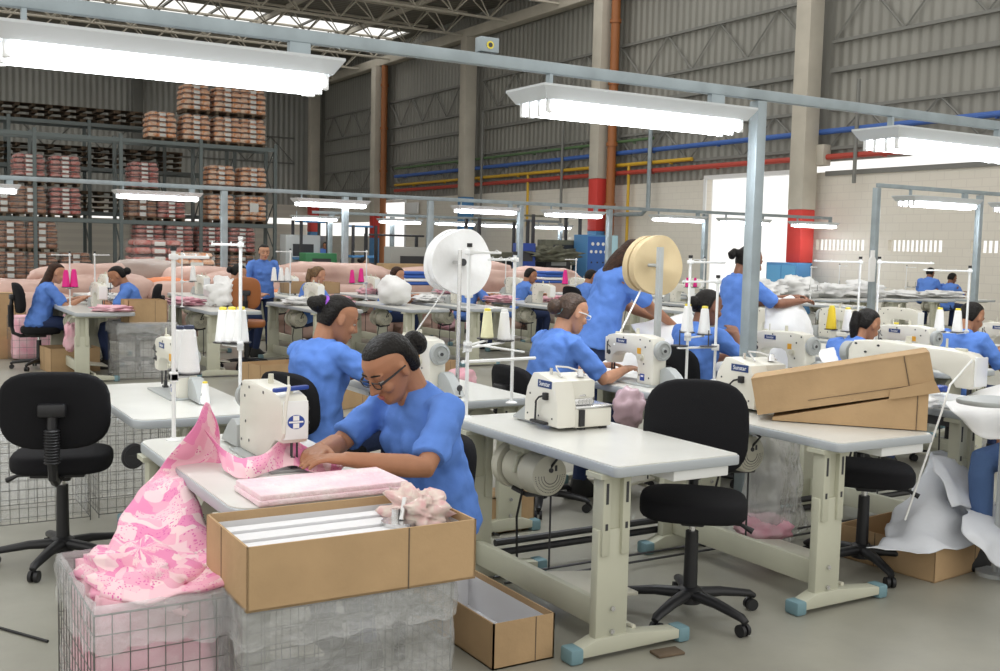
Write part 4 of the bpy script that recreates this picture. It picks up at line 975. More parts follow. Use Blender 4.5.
chair('black swivel chair under the rightmost woman', (7.2, 5.2), 0, seat=.42, back_h=.26, bz=.22)

# people near
def loc_w(P0, rz, w):
    d = V(w) - V((P0[0], P0[1], 0)); c, s = math.cos(-rz), math.sin(-rz); return (d.x * c - d.y * s, d.x * s + d.y * c, d.z)
P0 = (1.93, 3.69); rz = PI + .15
person('woman with black bun and dark framed glasses bent over the pink cloth', P0, rz, lean=.20, headp=.66, heady=.05, wr=(loc_w(P0, rz, (1.44, 3.36, .815)), loc_w(P0, rz, (1.42, 3.58, .815))),
       hair='bun', fine=True, glasses=BLACK, scale=1.07, seat=.40, elb=((-.02, .75, .35), (.0, -.8, .4)), curl=.5)
P0 = (2.10, 5.42); rz = .28
person('woman with purple hair tie seen from behind, facing right', P0, rz, lean=.13, headp=.38, heady=-.35, wr=((.46, .06, .83), (.42, -.16, .84)), hair='bigbun', fine=True, seat=.41, scale=1.08, bunc=mat('purple_tie', (.30, .08, .55), .7), skin=SKIN, elb=((.1, .7, .5), (.1, -.8, .5)))
P0 = (3.50, 5.28); rz = 0
person('woman with white framed glasses and light hair clip, sewing at her machine', P0, rz, lean=.25, headp=.32, wr=((.48, .10, .83), (.50, -.13, .83)), hair='bun', fine=True, seat=.50, glasses=WHITE, bunc=mat('pale_blue_tie', (.25, .5, .55), .6), hm=mat('dark_brown_hair', (.04, .02, .012), .42, bump=.5, bscale=90, var=.4, vscale=40, col2=(.07, .035, .018)), skin=SKIN2)
P0 = (4.50, 6.10); rz = -.2
person('standing woman with long brown hair behind the tan disc', P0, rz, pose='stand', lean=.22, headp=.75, wr=((.50, .02, 1.06), (.52, -.10, 1.04)), hair='long', hm=HAIRR, fine=True, skin=SKIN, scale=1.03, elb=((.0, .5, .7), (.1, -.6, .8)), curl=.9)
P0 = (4.74, 5.38); rz = 0
person('seated woman behind the wire thread stand, hand raised to her chin', P0, rz, lean=.12, headp=.25, wr=((.40, .10, .84), (.34, -.04, 1.0)), hair='bun', fine=False, voxel=.008, seat=.50, skin=SKIN3, elb=((.1, .6, .5), (.1, -.7, .5)))
P0 = (5.72, 6.05); rz = -.3
person('standing woman with dark ponytail and cap holding up white cloth', P0, rz, pose='stand', lean=.05, headp=.35, wr=((.48, .05, 1.22), (.50, -.10, 1.20)), hair='tail', hairlen=.06, voxel=.008, skin=SKIN3, pants=WCLOTH, scale=.985, elb=((.1, .5, .7), (.1, -.5, .8)))
P0 = (5.98, 5.2); rz = 0
person('woman with long black ponytail bent low behind the carton', P0, rz, lean=.30, headp=.5, wr=((.45, .12, .83), (.45, -.12, .83)), hair='tail', hairlen=.22, voxel=.009, seat=.41, skin=SKIN)
P0 = (7.20, 5.2); rz = 0
person('rightmost woman with short black hair seen from behind', P0, rz, lean=.25, headp=.45, wr=((.45, .12, .83), (.45, -.12, .83)), hair='plain', voxel=.009, seat=.44, skin=SKIN)
P0 = (5.28, 3.14); rz = PI
person('person in blue jeans at the right border with white cloth over the lap', P0, rz, lean=.05, headp=.2, wr=((.22, .18, .68), (.22, -.18, .68)), voxel=.012, seat=.50, pants=JEANSL, knees=((.50, .12, .55), (.50, -.12, .55)))

chair('black swivel chair under the person in jeans at the right border', (5.31, 3.14), PI, seat=.48, bz=.30)
# boxes, baskets near
carton('open brown box lined with white, laid across the wire basket, nearest the camera', (1.175, 2.80, .602), (.67, .38, .172), rz=-.01)
basket('wire basket under a pink cloth heap, lined with clear plastic', (.68, 3.08, 0), (.36, .56, .59), contents=PINKP)
basket('wire basket wrapped in cloudy plastic under the long open box', (1.15, 2.86, 0), (.60, .44, .59), filmm=PLASTICG, outside=True)
carton('open brown box with white lining on the floor beside the middle table', (2.11, 3.60, 0), (.27, .66, .175), rz=0)
carton('small brown box under the middle table', (3.05, 5.0, 0), (.30, .22, .2), openb=False)
basket('empty wire basket behind the black chair at the left border', (.72, 6.35, 0), (.72, .45, .56), filmm=PLASTIC)
basket('tall wire basket beside the table behind the empty chair', (1.34, 6.35, 0), (.42, .40, .56), filmm=PLASTIC)
# white packets inside the long box
g = G()
for i in range(5): g.b2((-.32, -.15 + i * .06, 0), (.18, -.10 + i * .06, .125 + .006 * (i % 3)))
o = g.build('stacked_paper_sleeves', CARDIN, smooth=False); o.location = (1.175, 2.80, .612); tag(o, 'row of white paper sleeves filling the long open box', 'paper')
lump('crumpled_cloth', 'crumpled pale floral cloth at the end of the long open box', 'cloth', (1.43, 2.82, .70), (.08, .13, .06), mat('pale_floral', (.78, .70, .62), .85, col2=(.70, .42, .42), vscale=20), seed=3, amp=.6, f=3)
g = G(); g.cyl((0, 0, 0), (.0, 0, .02), .05, n=20); g.cyl((0.01, 0, .02), (.03, .02, .08), .008, n=8); g.cyl((0, .02, .02), (0, .02, .05), .012, n=10)
o = g.build('metal_snips', CHROME); o.location = (1.335, 2.76, .735); tag(o, 'small bright metal tool lying on the cloth in the long box', 'tool')
# cartons on the carton table
a_ = V((3.72, 3.64, .765)); b_ = V((4.17, 3.125, .765)); dr = (b_ - a_).normalized(); nn = V((-dr.y, dr.x, 0)) * 1
cc = (a_ + b_) / 2 + nn * .10 + V((0, 0, 0)); ang = math.atan2(dr.y, dr.x)
t = thing('cardboard_box', 'crushed brown carton lying flat on the table under the tilted one', 'box', tuple(a_), ang)
Lc = (b_ - a_).length; g = G(); g.prism([(0, 0), (Lc, 0), (Lc, .176), (0, .015)], 'y', 0, .24); g.build('walls', CARD, t, smooth=False); g = G(); g.b2((Lc * .93, -.003, 0), (Lc * .935, 0, .16)); g.build('crease', WOODD, t, smooth=False)
p0 = a_ - dr * .07; p0.z = .785; p1 = b_ + dr * .03; p1.z = .955; p0 = p0 - nn * .004; p1 = p1 - nn * .004; dv = p1 - p0; L = dv.length
t = thing('cardboard_box', 'long closed carton tilted on top of the flat one', 'box', tuple(p0)); yv = V((-dv.y, dv.x, 0)).normalized(); xv = dv.normalized(); zv = xv.cross(yv)
t.rotation_euler = Matrix((xv, yv, zv)).transposed().to_euler()
g = G(); g.b2((0, 0, 0), (L, .24, .175)); g.b2((0, -.002, .172), (L * .99, .24, .178)); g.build('walls', CARD, t, smooth=False)
g = G(); g.b2((L * .86, -.004, .0), (L * .865, .0, .175)); g.b2((L * .3, -.003, .035), (L * .99, 0, .037)); g.build('crease', WOODD, t, smooth=False)
g = G(); g.prism([(L * .74, -.012), (L * 1.02, -.012), (L * 1.0, .045), (L * .76, .03)], 'y', -.012, -.004); g.build('loose_flap', CARD, t, smooth=False)

# pink print cloth
def SP(lst): return [[at(px, py, **k) for px, py, k in row] for row in lst]
def q(px, py, Y): return (px, py, {'Y': Y})
def z_(px, py, z): return (px, py, {'z': z})
c0 = sheet(SP([[q(206, 403, 3.78), q(208, 404, 3.78), q(210, 405, 3.78)],
               [q(197, 424, 3.74), q(208, 428, 3.80), q(220, 440, 3.78)],
               [q(180, 446, 3.72), q(200, 455, 3.80), q(222, 462, 3.74)],
               [q(158, 466, 3.72), q(182, 468, 3.74), q(210, 468, 3.72)],
               [q(140, 490, 3.62), q(160, 498, 3.52), q(190, 478, 3.62)],
               [q(122, 520, 3.48), q(158, 528, 3.32), q(200, 512, 3.46)],
               [q(108, 545, 3.36), q(155, 552, 3.18), q(214, 545, 3.25)],
               [q(80, 578, 3.20), q(150, 580, 3.00), q(226, 562, 3.08)],
               [q(96, 602, 3.0), q(160, 600, 2.86), q(230, 586, 2.86)]]), 'pink_print_cloth', PINK, wav=.026, wf=8, seed=1, kx=7, ky=10, uvs=2.2)
tag(c0, 'pink patchwork cloth streaming off the table edge into the basket', 'cloth')
c1 = sheet(SP([[q(205, 430, 3.76), q(212, 440, 3.76), q(222, 452, 3.74)],
               [z_(222, 448, .83), z_(222, 458, .80), z_(224, 470, .775)],
               [z_(240, 458, .81), z_(240, 466, .80), z_(242, 478, .77)],
               [z_(262, 454, .83), z_(262, 466, .80), z_(264, 474, .77)],
               [z_(288, 436, .88), z_(290, 448, .83), z_(292, 466, .785)],
               [z_(304, 446, .83), z_(306, 456, .80), z_(308, 470, .775)],
               [z_(345, 464, .79), z_(342, 469, .785), z_(338, 476, .77)]]), 'pink_print_cloth', PINK, wav=.007, wf=14, seed=2, kx=7, ky=8, uvs=2.2)
tag(c1, 'pink printed strip passing under the needle into her hands', 'cloth')
c2 = sheet(SP([[q(88, 560, 3.3), q(130, 552, 3.2), q(180, 556, 3.2), q(226, 548, 3.15)],
               [q(92, 574, 3.1), q(140, 570, 3.02), q(185, 578, 2.95), q(228, 566, 2.95)],
               [q(88, 592, 2.98), q(135, 598, 2.83), q(190, 594, 2.80), q(230, 585, 2.81)],
               [q(92, 604, 2.98), q(135, 602, 2.87), q(190, 597, 2.86), q(230, 590, 2.86)]]), 'pink_print_cloth', PINK, wav=.02, wf=11, seed=6, kx=8, ky=8, uvs=2.2)
tag(c2, 'folded end of pink cloth bulging over the basket rim', 'cloth')
lump('pink_cloth_heap', 'mound of pink cloth filling the basket under the streaming piece', 'cloth', (.68, 3.10, .50), (.155, .25, .08), PINK, seed=4, amp=.5)
# folded quilted stack on the table
qa = [at(240, 500, z=.768), at(414, 492, z=.768)]
g = G(); cx_, cy_ = 1.235, 3.20
for k in range(2): g.box((0, 0, .010 + .017 * k), (.50 - .01 * k, .25 - .006 * k, .018), bev=.004)
QM = mat('pale_pink_quilt', (.88, .62, .70), .85, bump=.4, bscale=60, col2=(.90, .78, .80), vscale=9)
o = g.build('folded_cloth_stack', QM, ang=70); o.location = (cx_ + .03, cy_ - .025, .761); o.rotation_euler = (0, 0, .0); tag(o, 'flat folded stack of pale pink quilted print on the near table', 'cloth')

# thread stands with cones
def cones(lst, grp):
    for (x, y, z, lb, m, c, s) in lst: cone(lb, (x, y, z), m, c, s, grp)
s1 = (1.065, 4.25)
sp1 = [at(181, 369, Y=4.39), at(189, 373, Y=4.27)]
stand('white thread stand at the corner of the near table, two big white cones on it', (s1[0], s1[1], TH), .75, .24, 0, .14, spots=sp1)
cones([(at(181, 369, Y=4.39).x, 4.39, at(181, 369, Y=4.39).z, 'white dark topped cone beside the near pole, behind its twin', CONEW, NAVYC, 1.0), (at(189, 373, Y=4.27).x, 4.27, at(189, 373, Y=4.27).z, 'largest white dark topped cone on the near thread stand', CONEW, NAVYC, 1.08)], 'white cones on the near stand')
p = at(205, 404, z=.765); cone('white cone with yellow top standing by the machine behind the chair', tuple(p), CONEW, YELLOWC, .62)
s2 = (1.63, 5.20)
sp2 = [at(px + 1, 342, Y=s2[1] + .14 - k * .05) for k, px in enumerate((222, 231, 240))]
stand('tall white thread stand with knobbed top before the machine with white cones', (s2[0], s2[1], TH), .80, .25, PI * .9, .14, cap=CHROME, spots=sp2)
for k, (px, lb) in enumerate(((226, 'leftmost'), (232, 'middle'), (238, 'rightmost'))):
    p = sp2[k]; cone('bright white cone with yellow top, %s of the three by the knobbed pole' % lb, tuple(p), CONEW, YELLOWC, 1.0, 'three yellow topped cones')
s3 = (2.42, 4.30)
h3 = at(463, 247, Y=4.3).z - TH
stand('thread stand on the far corner of the middle table, long slim arms', (s3[0], s3[1], TH), h3, .30, .45, .26, spots=[at(487, 338, Y=4.5), at(504, 340, Y=4.5)])
p = at(487, 338, Y=4.5); cone('yellow and white cone on the stand behind the overlock', tuple(p), mat('pale_yellow_thread', (.80, .78, .50), .8), YELLOWC, .82)
p = at(504, 340, Y=4.5); cone('white cone right of the yellow one behind the overlock', tuple(p), CONEW, CONEW, .86)
g = G(); pp = at(462, 362, Y=4.30); q1 = at(535, 358, Y=4.45); g.tube([pp, q1], .008, 6); g.tube([at(463, 352, Y=4.32), at(478, 345, Y=4.36), at(524, 352, Y=4.45)], .005, 6)
tag(g.build('guide_rod', WHITE), 'flat white guide rod clamped across the slim thread stand', 'rod')
s3b = at(515, 255, Y=4.62)
stand('white pole with clips at the end of the long slim arms', (s3b.x, s3b.y, TH), s3b.z - TH, .30, PI + .45, .24, tray=False)
sA = at(686, 381, z=TH)
stand('wire thread stand left pole before the seated woman with raised hand', (sA.x, sA.y, TH), at(682, 258, Y=sA.y).z - TH, .13, -.1, .26, spots=[at(687, 332, Y=sA.y + .1), at(704, 334, Y=sA.y + .1)])
sB = at(714, 381, z=TH)
stand('wire thread stand right pole before the seated woman with raised hand', (sB.x, sB.y, TH), at(716, 278, Y=sB.y).z - TH, .22, PI - .1, .26)
p = at(687, 332, Y=sA.y + .1); cone('white cone with yellow rim on the wire thread stand, left', tuple(p), CONEW, YELLOWC, 1)
p = at(704, 334, Y=sA.y + .1); cone('white cone with yellow rim on the wire thread stand, right', tuple(p), CONEW, YELLOWC, 1)
for px, top, arm, al, lb, cs in ((861, 259, PI, .36, 'thread stand with its arm to the left, over the woman with the ponytail', ((831, 329, 'yellow cone left of the black ponytail', CONEY), (847, 331, 'white cone just left of the black ponytail', CONEW))),
                             (880, 259, 0, .42, 'thread stand with its long arm to the right, beside the rail post', ((895, 345, 'white cone with yellow top above the carton, first of two', CONEW), (919, 348, 'white cone with yellow top above the carton, second of two', CONEW))),
                             (971, 268, PI, .36, 'thread stand before the rightmost woman', ((939, 331, 'white cone with thick yellow rim before the rightmost woman', CONEW), (957, 332, 'tall white cone before the rightmost woman', CONEW)))):
    b0 = atd(px, 8.1, TH); hh = at(px, top, Y=b0.y).z - TH; ps = [at(c_[0], c_[1], Y=b0.y + .06 - .1 * i_) for i_, c_ in enumerate(cs)]
    stand(lb, tuple(b0), hh, .22, arm - .5, al, spots=ps)
    for p, c_ in zip(ps, cs): cone(c_[2], tuple(p), c_[3], YELLOWC, 1.0)
tt = table('sewing table further back at the right, under the cone stands', (8.2, 7.0), flip=True, motor=False)
# paper and tape discs
def disc(label, c, r, th, mt, face, nm, wob=.03, post=None):
    t = thing(nm, label, 'disc', tuple(c)); ax = V(face).normalized(); a = V((0, 0, 1)); b = ax.cross(a).normalized()
    for k in (0, 1):
        g = G(); n = 48; rr = [r * (1 + wob * math.sin(3 * (2 * PI * j / n) + k * 2) + wob * .5 * math.sin(5 * (2 * PI * j / n) + k)) * (1 - .04 * k) for j in range(n)]
        def rg(o, s): return [ax * o + (a * math.cos(2 * PI * j / n) + b * math.sin(2 * PI * j / n)) * rr[j] * s + (ax * .01 * math.sin(2 * 2 * PI * j / n)) for j in range(n)]
        o0 = (k - .5) * th
        g.loft([rg(o0 - th * .25, .03), rg(o0 - th * .28, .6), rg(o0 - th * .3, 1), rg(o0 + th * .3, 1), rg(o0 + th * .28, .6), rg(o0 + th * .25, .03)]); g.build('paper_layer', mt, t, ang=40)
    g = G(); g.cyl(ax * -th * .9, ax * th * .9, .02); g.build('hub', DARK, t)
    return t
ct = at(652, 265, Y=5.35)
disc('big tan paper disc of tape in front of the standing woman', ct, .188, .09, TAN, (.06, .99, 0), 'tape_disc', .02)
pb = at(655, 345, Y=5.22); pt = at(655, 225, Y=5.22)
g = G(); g.b2((-.016, -.016, 0), (.016, .016, at(655, 247, Y=5.18).z - TH)); g.b2((-.04, -.04, 0), (.04, .04, .008)); g.cyl((0, 0, ct.z - TH), (.0, .12, ct.z - TH), .010); o = g.build('disc_post', GREYP); o.location = (at(655, 340, Y=5.20).x, 5.18, TH); tag(o, 'square grey post carrying the tan disc above the machine', 'post')
g = G(); g.tube([ct + V((-.10, -.02, -.16)), at(614, 345, Y=5.22)], .006, 6); tag(g.build('white_tape', PAPER), 'white tape running from the tan disc down to the needle', 'tape')
cw = at(457, 262, Y=5.15)
disc('wavy white paper disc of tape above the machine behind the glasses woman', cw, .178, .09, WCLOTH, (.06, .99, 0), 'tape_disc', .035)
g = G(); xw = at(460, 250, Y=5.02); g.cyl((0, 0, 0), (0, 0, xw.z - TH), .011); g.cyl((0, 0, cw.z - TH), (0, .16, cw.z - TH), .009); o = g.build('disc_post', CHROME); o.location = (xw.x, 5.02, TH); tag(o, 'thin grey post carrying the white paper disc', 'post')
g = G(); g.tube([cw + V((-.07, 0, -.15)), at(411, 339, Y=5.3)], .004, 5); tag(g.build('white_tape', PAPER), 'white tape slanting from the white disc toward the purple tie woman', 'tape')

# white cloth on machines and heap at the right
c = sheet(SP([[q(632, 325, 6.0), q(655, 320, 6.0), q(690, 312, 6.0)], [q(636, 345, 5.9), q(660, 345, 5.7), q(700, 330, 5.8)], [q(600, 362, 5.6), q(640, 366, 5.6), q(700, 352, 5.7)], [q(560, 382, 5.45), q(600, 377, 5.4), q(650, 372, 5.5)]]), 'white_cloth', WCLOTH, wav=.02, seed=11)
tag(c, 'white cloth in the standing woman\'s hands falling over the machine table', 'cloth')
c = sheet(SP([[q(765, 300, 5.85), q(790, 296, 5.85), q(800, 305, 5.85)], [q(765, 325, 5.85), q(790, 320, 5.75), q(812, 325, 5.85)], [q(762, 362, 5.8), q(790, 360, 5.75), q(816, 365, 5.8)], [q(758, 400, 5.8), q(790, 400, 5.75), q(820, 398, 5.8)]]), 'white_cloth', WCLOTH, wav=.025, seed=12)
tag(c, 'white cloth held up by the standing woman beside the square post', 'cloth')
c = sheet(SP([[q(818, 350, 5.3), q(835, 348, 5.3), q(848, 352, 5.3)], [q(822, 362, 5.2), q(838, 360, 5.2), q(852, 366, 5.2)], [q(828, 374, 5.2), q(842, 376, 5.2), q(852, 376, 5.2)]]), 'white_cloth', WCLOTH, wav=.015, seed=13)
tag(c, 'small curl of white cloth beside the handwheel right of the post', 'cloth')
# heap on the floor box
carton('open brown box on the floor heaped with white nonwoven scraps', (4.62, 3.50, 0), (.52, .55, .17), rz=.1, lining=False)
for k, st in enumerate(([[q(912, 500, 3.6), q(930, 455, 3.7), q(945, 452, 3.7)], [q(890, 520, 3.5), q(935, 500, 3.4), q(972, 470, 3.55)], [q(880, 548, 3.3), q(935, 535, 3.25), q(985, 510, 3.4)], [q(866, 548, 3.2), q(925, 553, 3.15), q(970, 548, 3.2)]],
                        [[q(930, 455, 3.5), q(955, 462, 3.5), q(975, 470, 3.5)], [q(940, 480, 3.35), q(965, 485, 3.35), q(990, 495, 3.4)], [q(955, 505, 3.25), q(975, 508, 3.3), q(999, 512, 3.35)]],
                        [[q(965, 510, 3.3), q(985, 508, 3.3), q(1004, 505, 3.3)], [q(960, 530, 3.15), q(985, 535, 3.1), q(1006, 540, 3.1)], [q(985, 560, 3.05), q(995, 565, 3.05), q(1010, 570, 3.05)]],
                        [[q(920, 470, 3.75), q(940, 490, 3.7), q(960, 480, 3.7)], [q(915, 510, 3.6), q(945, 520, 3.55), q(975, 500, 3.5)], [q(900, 545, 3.5), q(945, 545, 3.45), q(980, 540, 3.4)]])):
    o = sheet(SP(st), 'white_nonwoven_scrap', NONWOV, wav=.035, wf=8, seed=20 + k, kx=8, ky=8)
    tag(o, ('large white nonwoven piece spilling over the floor box', 'folded white nonwoven piece on top of the heap', 'white nonwoven piece hanging at the right border', 'inner crumpled white nonwoven piece behind the others')[k], 'cloth', 'white scraps on the floor box')
c = sheet(SP([[q(945, 402, 3.5), q(975, 392, 3.5), q(1010, 380, 3.4)], [q(952, 410, 3.35), q(980, 412, 3.3), q(1012, 405, 3.2)], [q(965, 425, 3.3), q(985, 438, 3.2), q(1015, 440, 3.1)]]), 'white_cloth', WCLOTH, wav=.012, seed=30)
tag(c, 'white cloth lying over the lap at the right border', 'cloth')
g = G(); g.tube([at(972, 360, Y=3.45), at(950, 385, Y=3.35), at(944, 405, Y=3.3), at(905, 520, Y=3.3)], .005, 6); tag(g.build('white_strip', PAPER), 'narrow white strip hanging from the cream machine to the heap', 'strip')
g = G(); g.prism(rrect(-.16, .16, -.12, .12, .1), 'z', 0, .025, bev=.008); pp_ = at(990, 404, Y=3.15); g.cyl((.12, 0, -pp_.z), (.12, 0, 0), .015, n=10); g.cyl((.12, 0, -pp_.z), (.12, 0, -pp_.z + .02), .09, n=18); o = g.build('cloth_plate', GREYP); o.location = pp_; tag(o, 'rounded grey plate jutting in at the right border above the jeans', 'plate')
lump('cloth_bundle', 'white cloth piece lying on the right table beside the blue scrap', 'cloth', tuple(at(915, 408, z=.765)), (.13, .10, .03), WCLOTH, seed=9, amp=.5)
lump('blue_scrap', 'small bright blue scrap beside the white cloth on the right table', 'scrap', tuple(at(940, 392, z=.78)), (.05, .04, .02), BLUEP, seed=2)
# plastic bags hanging
def bagsheet(lst, lb, seed, m=None):
    o = sheet(SP(lst), 'plastic_bag', m or PLASTIC, wav=.03, wf=7, seed=seed, kx=8, ky=8, thick=.002); return tag(o, lb, 'bag')
bagsheet([[q(752, 430, 4.2), q(775, 428, 4.1), q(800, 430, 4.2)], [q(745, 470, 4.2), q(775, 470, 4.0), q(802, 475, 4.2)], [q(740, 510, 4.2), q(775, 515, 3.95), q(805, 520, 4.2)], [q(742, 535, 4.2), q(775, 545, 4.0), q(808, 545, 4.2)]], 'clear plastic bag hanging under the carton table', 41, PLASTICB)
lump('pink_scrap_pile', 'pink scraps at the bottom of the clear bag under the carton table', 'scraps', tuple(at(762, 538, z=.04)), (.16, .14, .06), PINKP, seed=8)
lump('scrap_bag', 'small clear bag of pinkish scraps hanging under the white glasses woman table', 'bag', tuple(at(628, 428, Y=4.6)), (.09, .08, .11), mat('pink_grey_bag', (.50, .35, .40), .3), seed=5, flatb=False)
pb_ = at(628, 428, Y=4.6); g = G(); g.tube([pb_ + V((0, 0, .19)), pb_ + V((0, 0, TH - .04 - pb_.z))], .004, 5); tag(g.build('bag_cord', BLACK), 'short black cord holding the small scrap bag under the table', 'cord')
# black floor pipes and rods
g = G(); a1 = at(495, 545, z=.14); 
for dz in (0, .05): g.cyl((a1.x, a1.y, .10 + dz), (5.6, a1.y - .0, .10 + dz), .018, n=8)
tag(g.build('black_pipe_pair', BLACK), 'pair of black pipes running low behind the middle table legs', 'pipe')
g = G()
for y in (4.15, 4.05): g.cyl((2.5, y, .03), (5.2, y, .03), .006, n=6)
tag(g.build('thin_rod_pair', DARK), 'pair of thin dark rods lying on the floor between the tables', 'rod')
g = G(); g.tube([(-.4, 4.62, .006), (.1, 4.66, .006), (.42, 4.60, .006), (.60, 4.3, .006)], .006, 6); tag(g.build('power_cable', BLACK), 'black cable on the floor below the empty chair, upper of two', 'cable')
g = G(); g.tube([(-.2, 3.75, .006), (.2, 3.98, .006), (.42, 4.03, .006), (.62, 3.9, .006)], .006, 6); tag(g.build('power_cable', BLACK), 'black cable curling toward the basket, lower of two', 'cable')
g = G(); g.b2((-.06, -.035, 0), (.06, .035, .012), bev=.004); o = g.build('scrap_board', WOODD); o.location = (2.66, 3.10, 0); o.rotation_euler = (0, 0, -.1); tag(o, 'flat dark piece of board on the floor by the middle table foot', 'board')
g = G(); g.lathe([(.0, 0), (.058, .0), (.058, .008), (.048, .010), (.045, .006), (0, .006)], (0, 0, 0), (.3, -1, 0), 28); g.box((0, -.01, 0), (.1, .006, .012)); o = g.build('winding_wheel', DARK); o.location = at(133, 456, Y=4.95); tag(o, 'small dark wheel under the table corner behind the empty chair', 'wheel')
# ------------------------------------------------------------------ the far benches
def far_table(label, x, y, flip=False, grp='far sewing tables'):
    return (x, y, flip, label, grp)
ft = table('far sewing table between the two women facing each other', (2.30, 12.95), drawer=False, L=1.9, detail=False)
xs = [3.72, 5.0, 6.2, 7.15, 8.5, 9.8, 11.1]
mach = lockstitch('far machine between the two women facing each other', (2.36, 12.75), oldm=False)
FL = ['beside the white machine cover, behind the far post', 'right of the white machine cover, before the standing woman', 'with a white covered machine, before the woman in short brown hair', 'just left of the white paper disc post',
      'behind the white paper disc stand', 'behind the white glasses woman', 'left of the standing woman in long hair']
for k, x in enumerate(xs):
    dup(ft, (x, 12.95, 0), label='far sewing table ' + FL[k], group='far sewing tables')
    if k not in (0, 2): dup(mach, (x, 12.9, TH), label='far cream machine on the table ' + FL[k], group='far machines')
FL2 = ['behind the woman with long hair', 'behind the man facing left', 'behind the far post', 'before the pale bales left', 'before the pale bales, middle', 'under the distant magenta cones', 'behind the brown haired woman', 'beyond the white disc', 'beyond the stand with slim arms', 'before the cutting benches', 'before the blue cabinet']
for k in range(11):
    x = 3.0 + k * 1.35
    dup(ft, (x, 15.6, 0), label='second row far sewing table ' + FL2[k], group='second row far tables')
    dup(mach, (x, 15.7, TH), label='second row far machine ' + FL2[k], group='second row far machines')
# machines under white covers
for px, y, lb in ((392, 12.9, 'white cover over a machine before the brown haired woman'),):
    p = at(px, 305, z=TH); lump('machine_cover', lb, 'cover', (p.x, y, TH), (.20, .30, .19), WCLOTH, seed=px, amp=.25, f=1.6)
lump('white_bag', 'big white plastic bag standing on the far table left of the post', 'bag', (at(205, 303, z=TH).x, 12.9, TH), (.20, .18, .17), WCLOTH, seed=77, amp=.5)
# right block benches with white work
for k, px in enumerate((802, 838, 872, 905, 945, 985)):
    b0 = at(px, 300, z=TH); n = ('first', 'second', 'third', 'fourth', 'fifth', 'sixth')[k]
    dup(ft, (b0.x, b0.y + .9, 0), label='bench before the block wall, %s from the doorway' % n, group='benches before the block wall')
    lump('white_garment_pile', 'pile of white garments on the bench before the block wall, %s from the doorway' % n, 'clothes', (b0.x - .1, b0.y + .9, TH), (.30, .45, (.16, .18, .13, .15, .07, .07)[k]), WCLOTH, seed=50 + k, amp=.6, f=2.5, grp='white garment piles')
for k, (px, py, lb) in enumerate(((800, 355, 'by the square post'), (870, 362, 'below the cone stands'), (930, 368, 'behind the carton'))):
    b0 = atd(px, 9.5 + k * .4); dup(ft, (b0.x, b0.y + .3, 0), label='middle distance sewing table ' + lb, group='middle distance tables')
    dup(mach, (b0.x, b0.y + .3, TH), label='middle distance machine ' + lb, group='middle distance machines')
# people far
def fp(label, px, Y, rz, **k):
    x = at(px, 280, Y=Y).x; kw = dict(voxel=.012, seat=.46, wr=((.45, .12, .83), (.45, -.12, .83)), lean=.22, headp=.35); kw.update(k)
    return person(label, (x, Y), rz, **kw), x
ck = dict(grp='far work chairs')
_, x = fp('far woman with long brown hair, leftmost, facing right', 40, 13.6, 0, hair='long', hm=HAIRR, skin=SKIN2, pants=JEANS); c0_ = chair('black chair of the leftmost long haired woman', (x - .02, 13.6), 0, seat=.46, **ck)
def fch(x, y, rz, lb): return dup(c0_, (x, y, 0), rz, lb, 'far work chairs')
_, x = fp('far woman in blue shirt and jeans facing left, hair tied behind', 137, 13.35, PI - .2, hair='bun', skin=SKIN, pants=JEANS, lean=.3, headp=.5, knees=((.40, .12, .48), (.40, -.12, .48))); fch(x + .02, 13.4, PI - .2, 'black chair of the woman facing left')
fp('far woman half hidden by the post, facing right', 226, 14.2, 0, hair='bun', skin=SKIN2)
fp('far woman standing with both arms out behind the brown shell chair', 262, 14.8, -PI / 2 - .1, pose='stand', hair='plain', hm=HAIRB, skin=SKIN2, lean=.12, headp=.2, wr=((.25, .38, .98), (.30, -.34, .95)), scale=.93)
fp('far woman with light brown ponytail facing right', 306, 13.6, .1, hair='tail', hm=HAIRL, skin=SKIN2)
fp('far woman with short brown hair behind the white covered machine', 385, 14.0, -.2, hair='plain', hm=HAIRR, skin=SKIN2)
fp('far woman partly hidden by the white disc post', 466, 14.0, 0, hair='bun', skin=SKIN)
fp('far woman with small white cap behind the slim armed stand', 520, 14.2, -.2, hair='plain', skin=SKIN)
fp('far woman with dark hair left of the standing woman', 582, 13.6, 0, hair='plain', skin=SKIN)
fp('tiny far woman standing by the bright rear opening', 323, 36, -1.6, pose='stand', hair='plain', skin=SKIN, voxel=.02)
fp('tiny far seated worker, left of two, before the rear opening', 338, 24, .2, hair='plain', shirt=SHIRT2, voxel=.016)
fp('tiny far seated worker, right of two, before the rear opening', 357, 24, .2, hair='bun', shirt=SHIRT2, voxel=.016)
fp('distant man with dark hair at the bench by the block wall', 926, 14.9, .3, hair='plain', skin=SKIN3, lean=.35, voxel=.016, seat=.58)
fp('distant worker at the block wall bench near the right border', 947, 14.6, 0, hair='plain', skin=SKIN3, voxel=.016)
fp('far worker in blue between the white disc and the slim stand', 440, 17, 0, hair='plain', voxel=.016)
ch = chair('brown shell chair before the standing far woman', (at(252, 300, Y=12.7).x, 12.9), 1.2, seat=.55, shell=True, grp=None, back_w=.36, back_h=.40)
ch = dup(ch, (at(934, 280, Y=14.9).x + .15, 14.9, 0), 0, 'brown shell chair beside the distant man at the block wall'); fch(at(585, 290, Y=13).x - .1, 12.9, 0, 'black chair before the far dark haired woman')
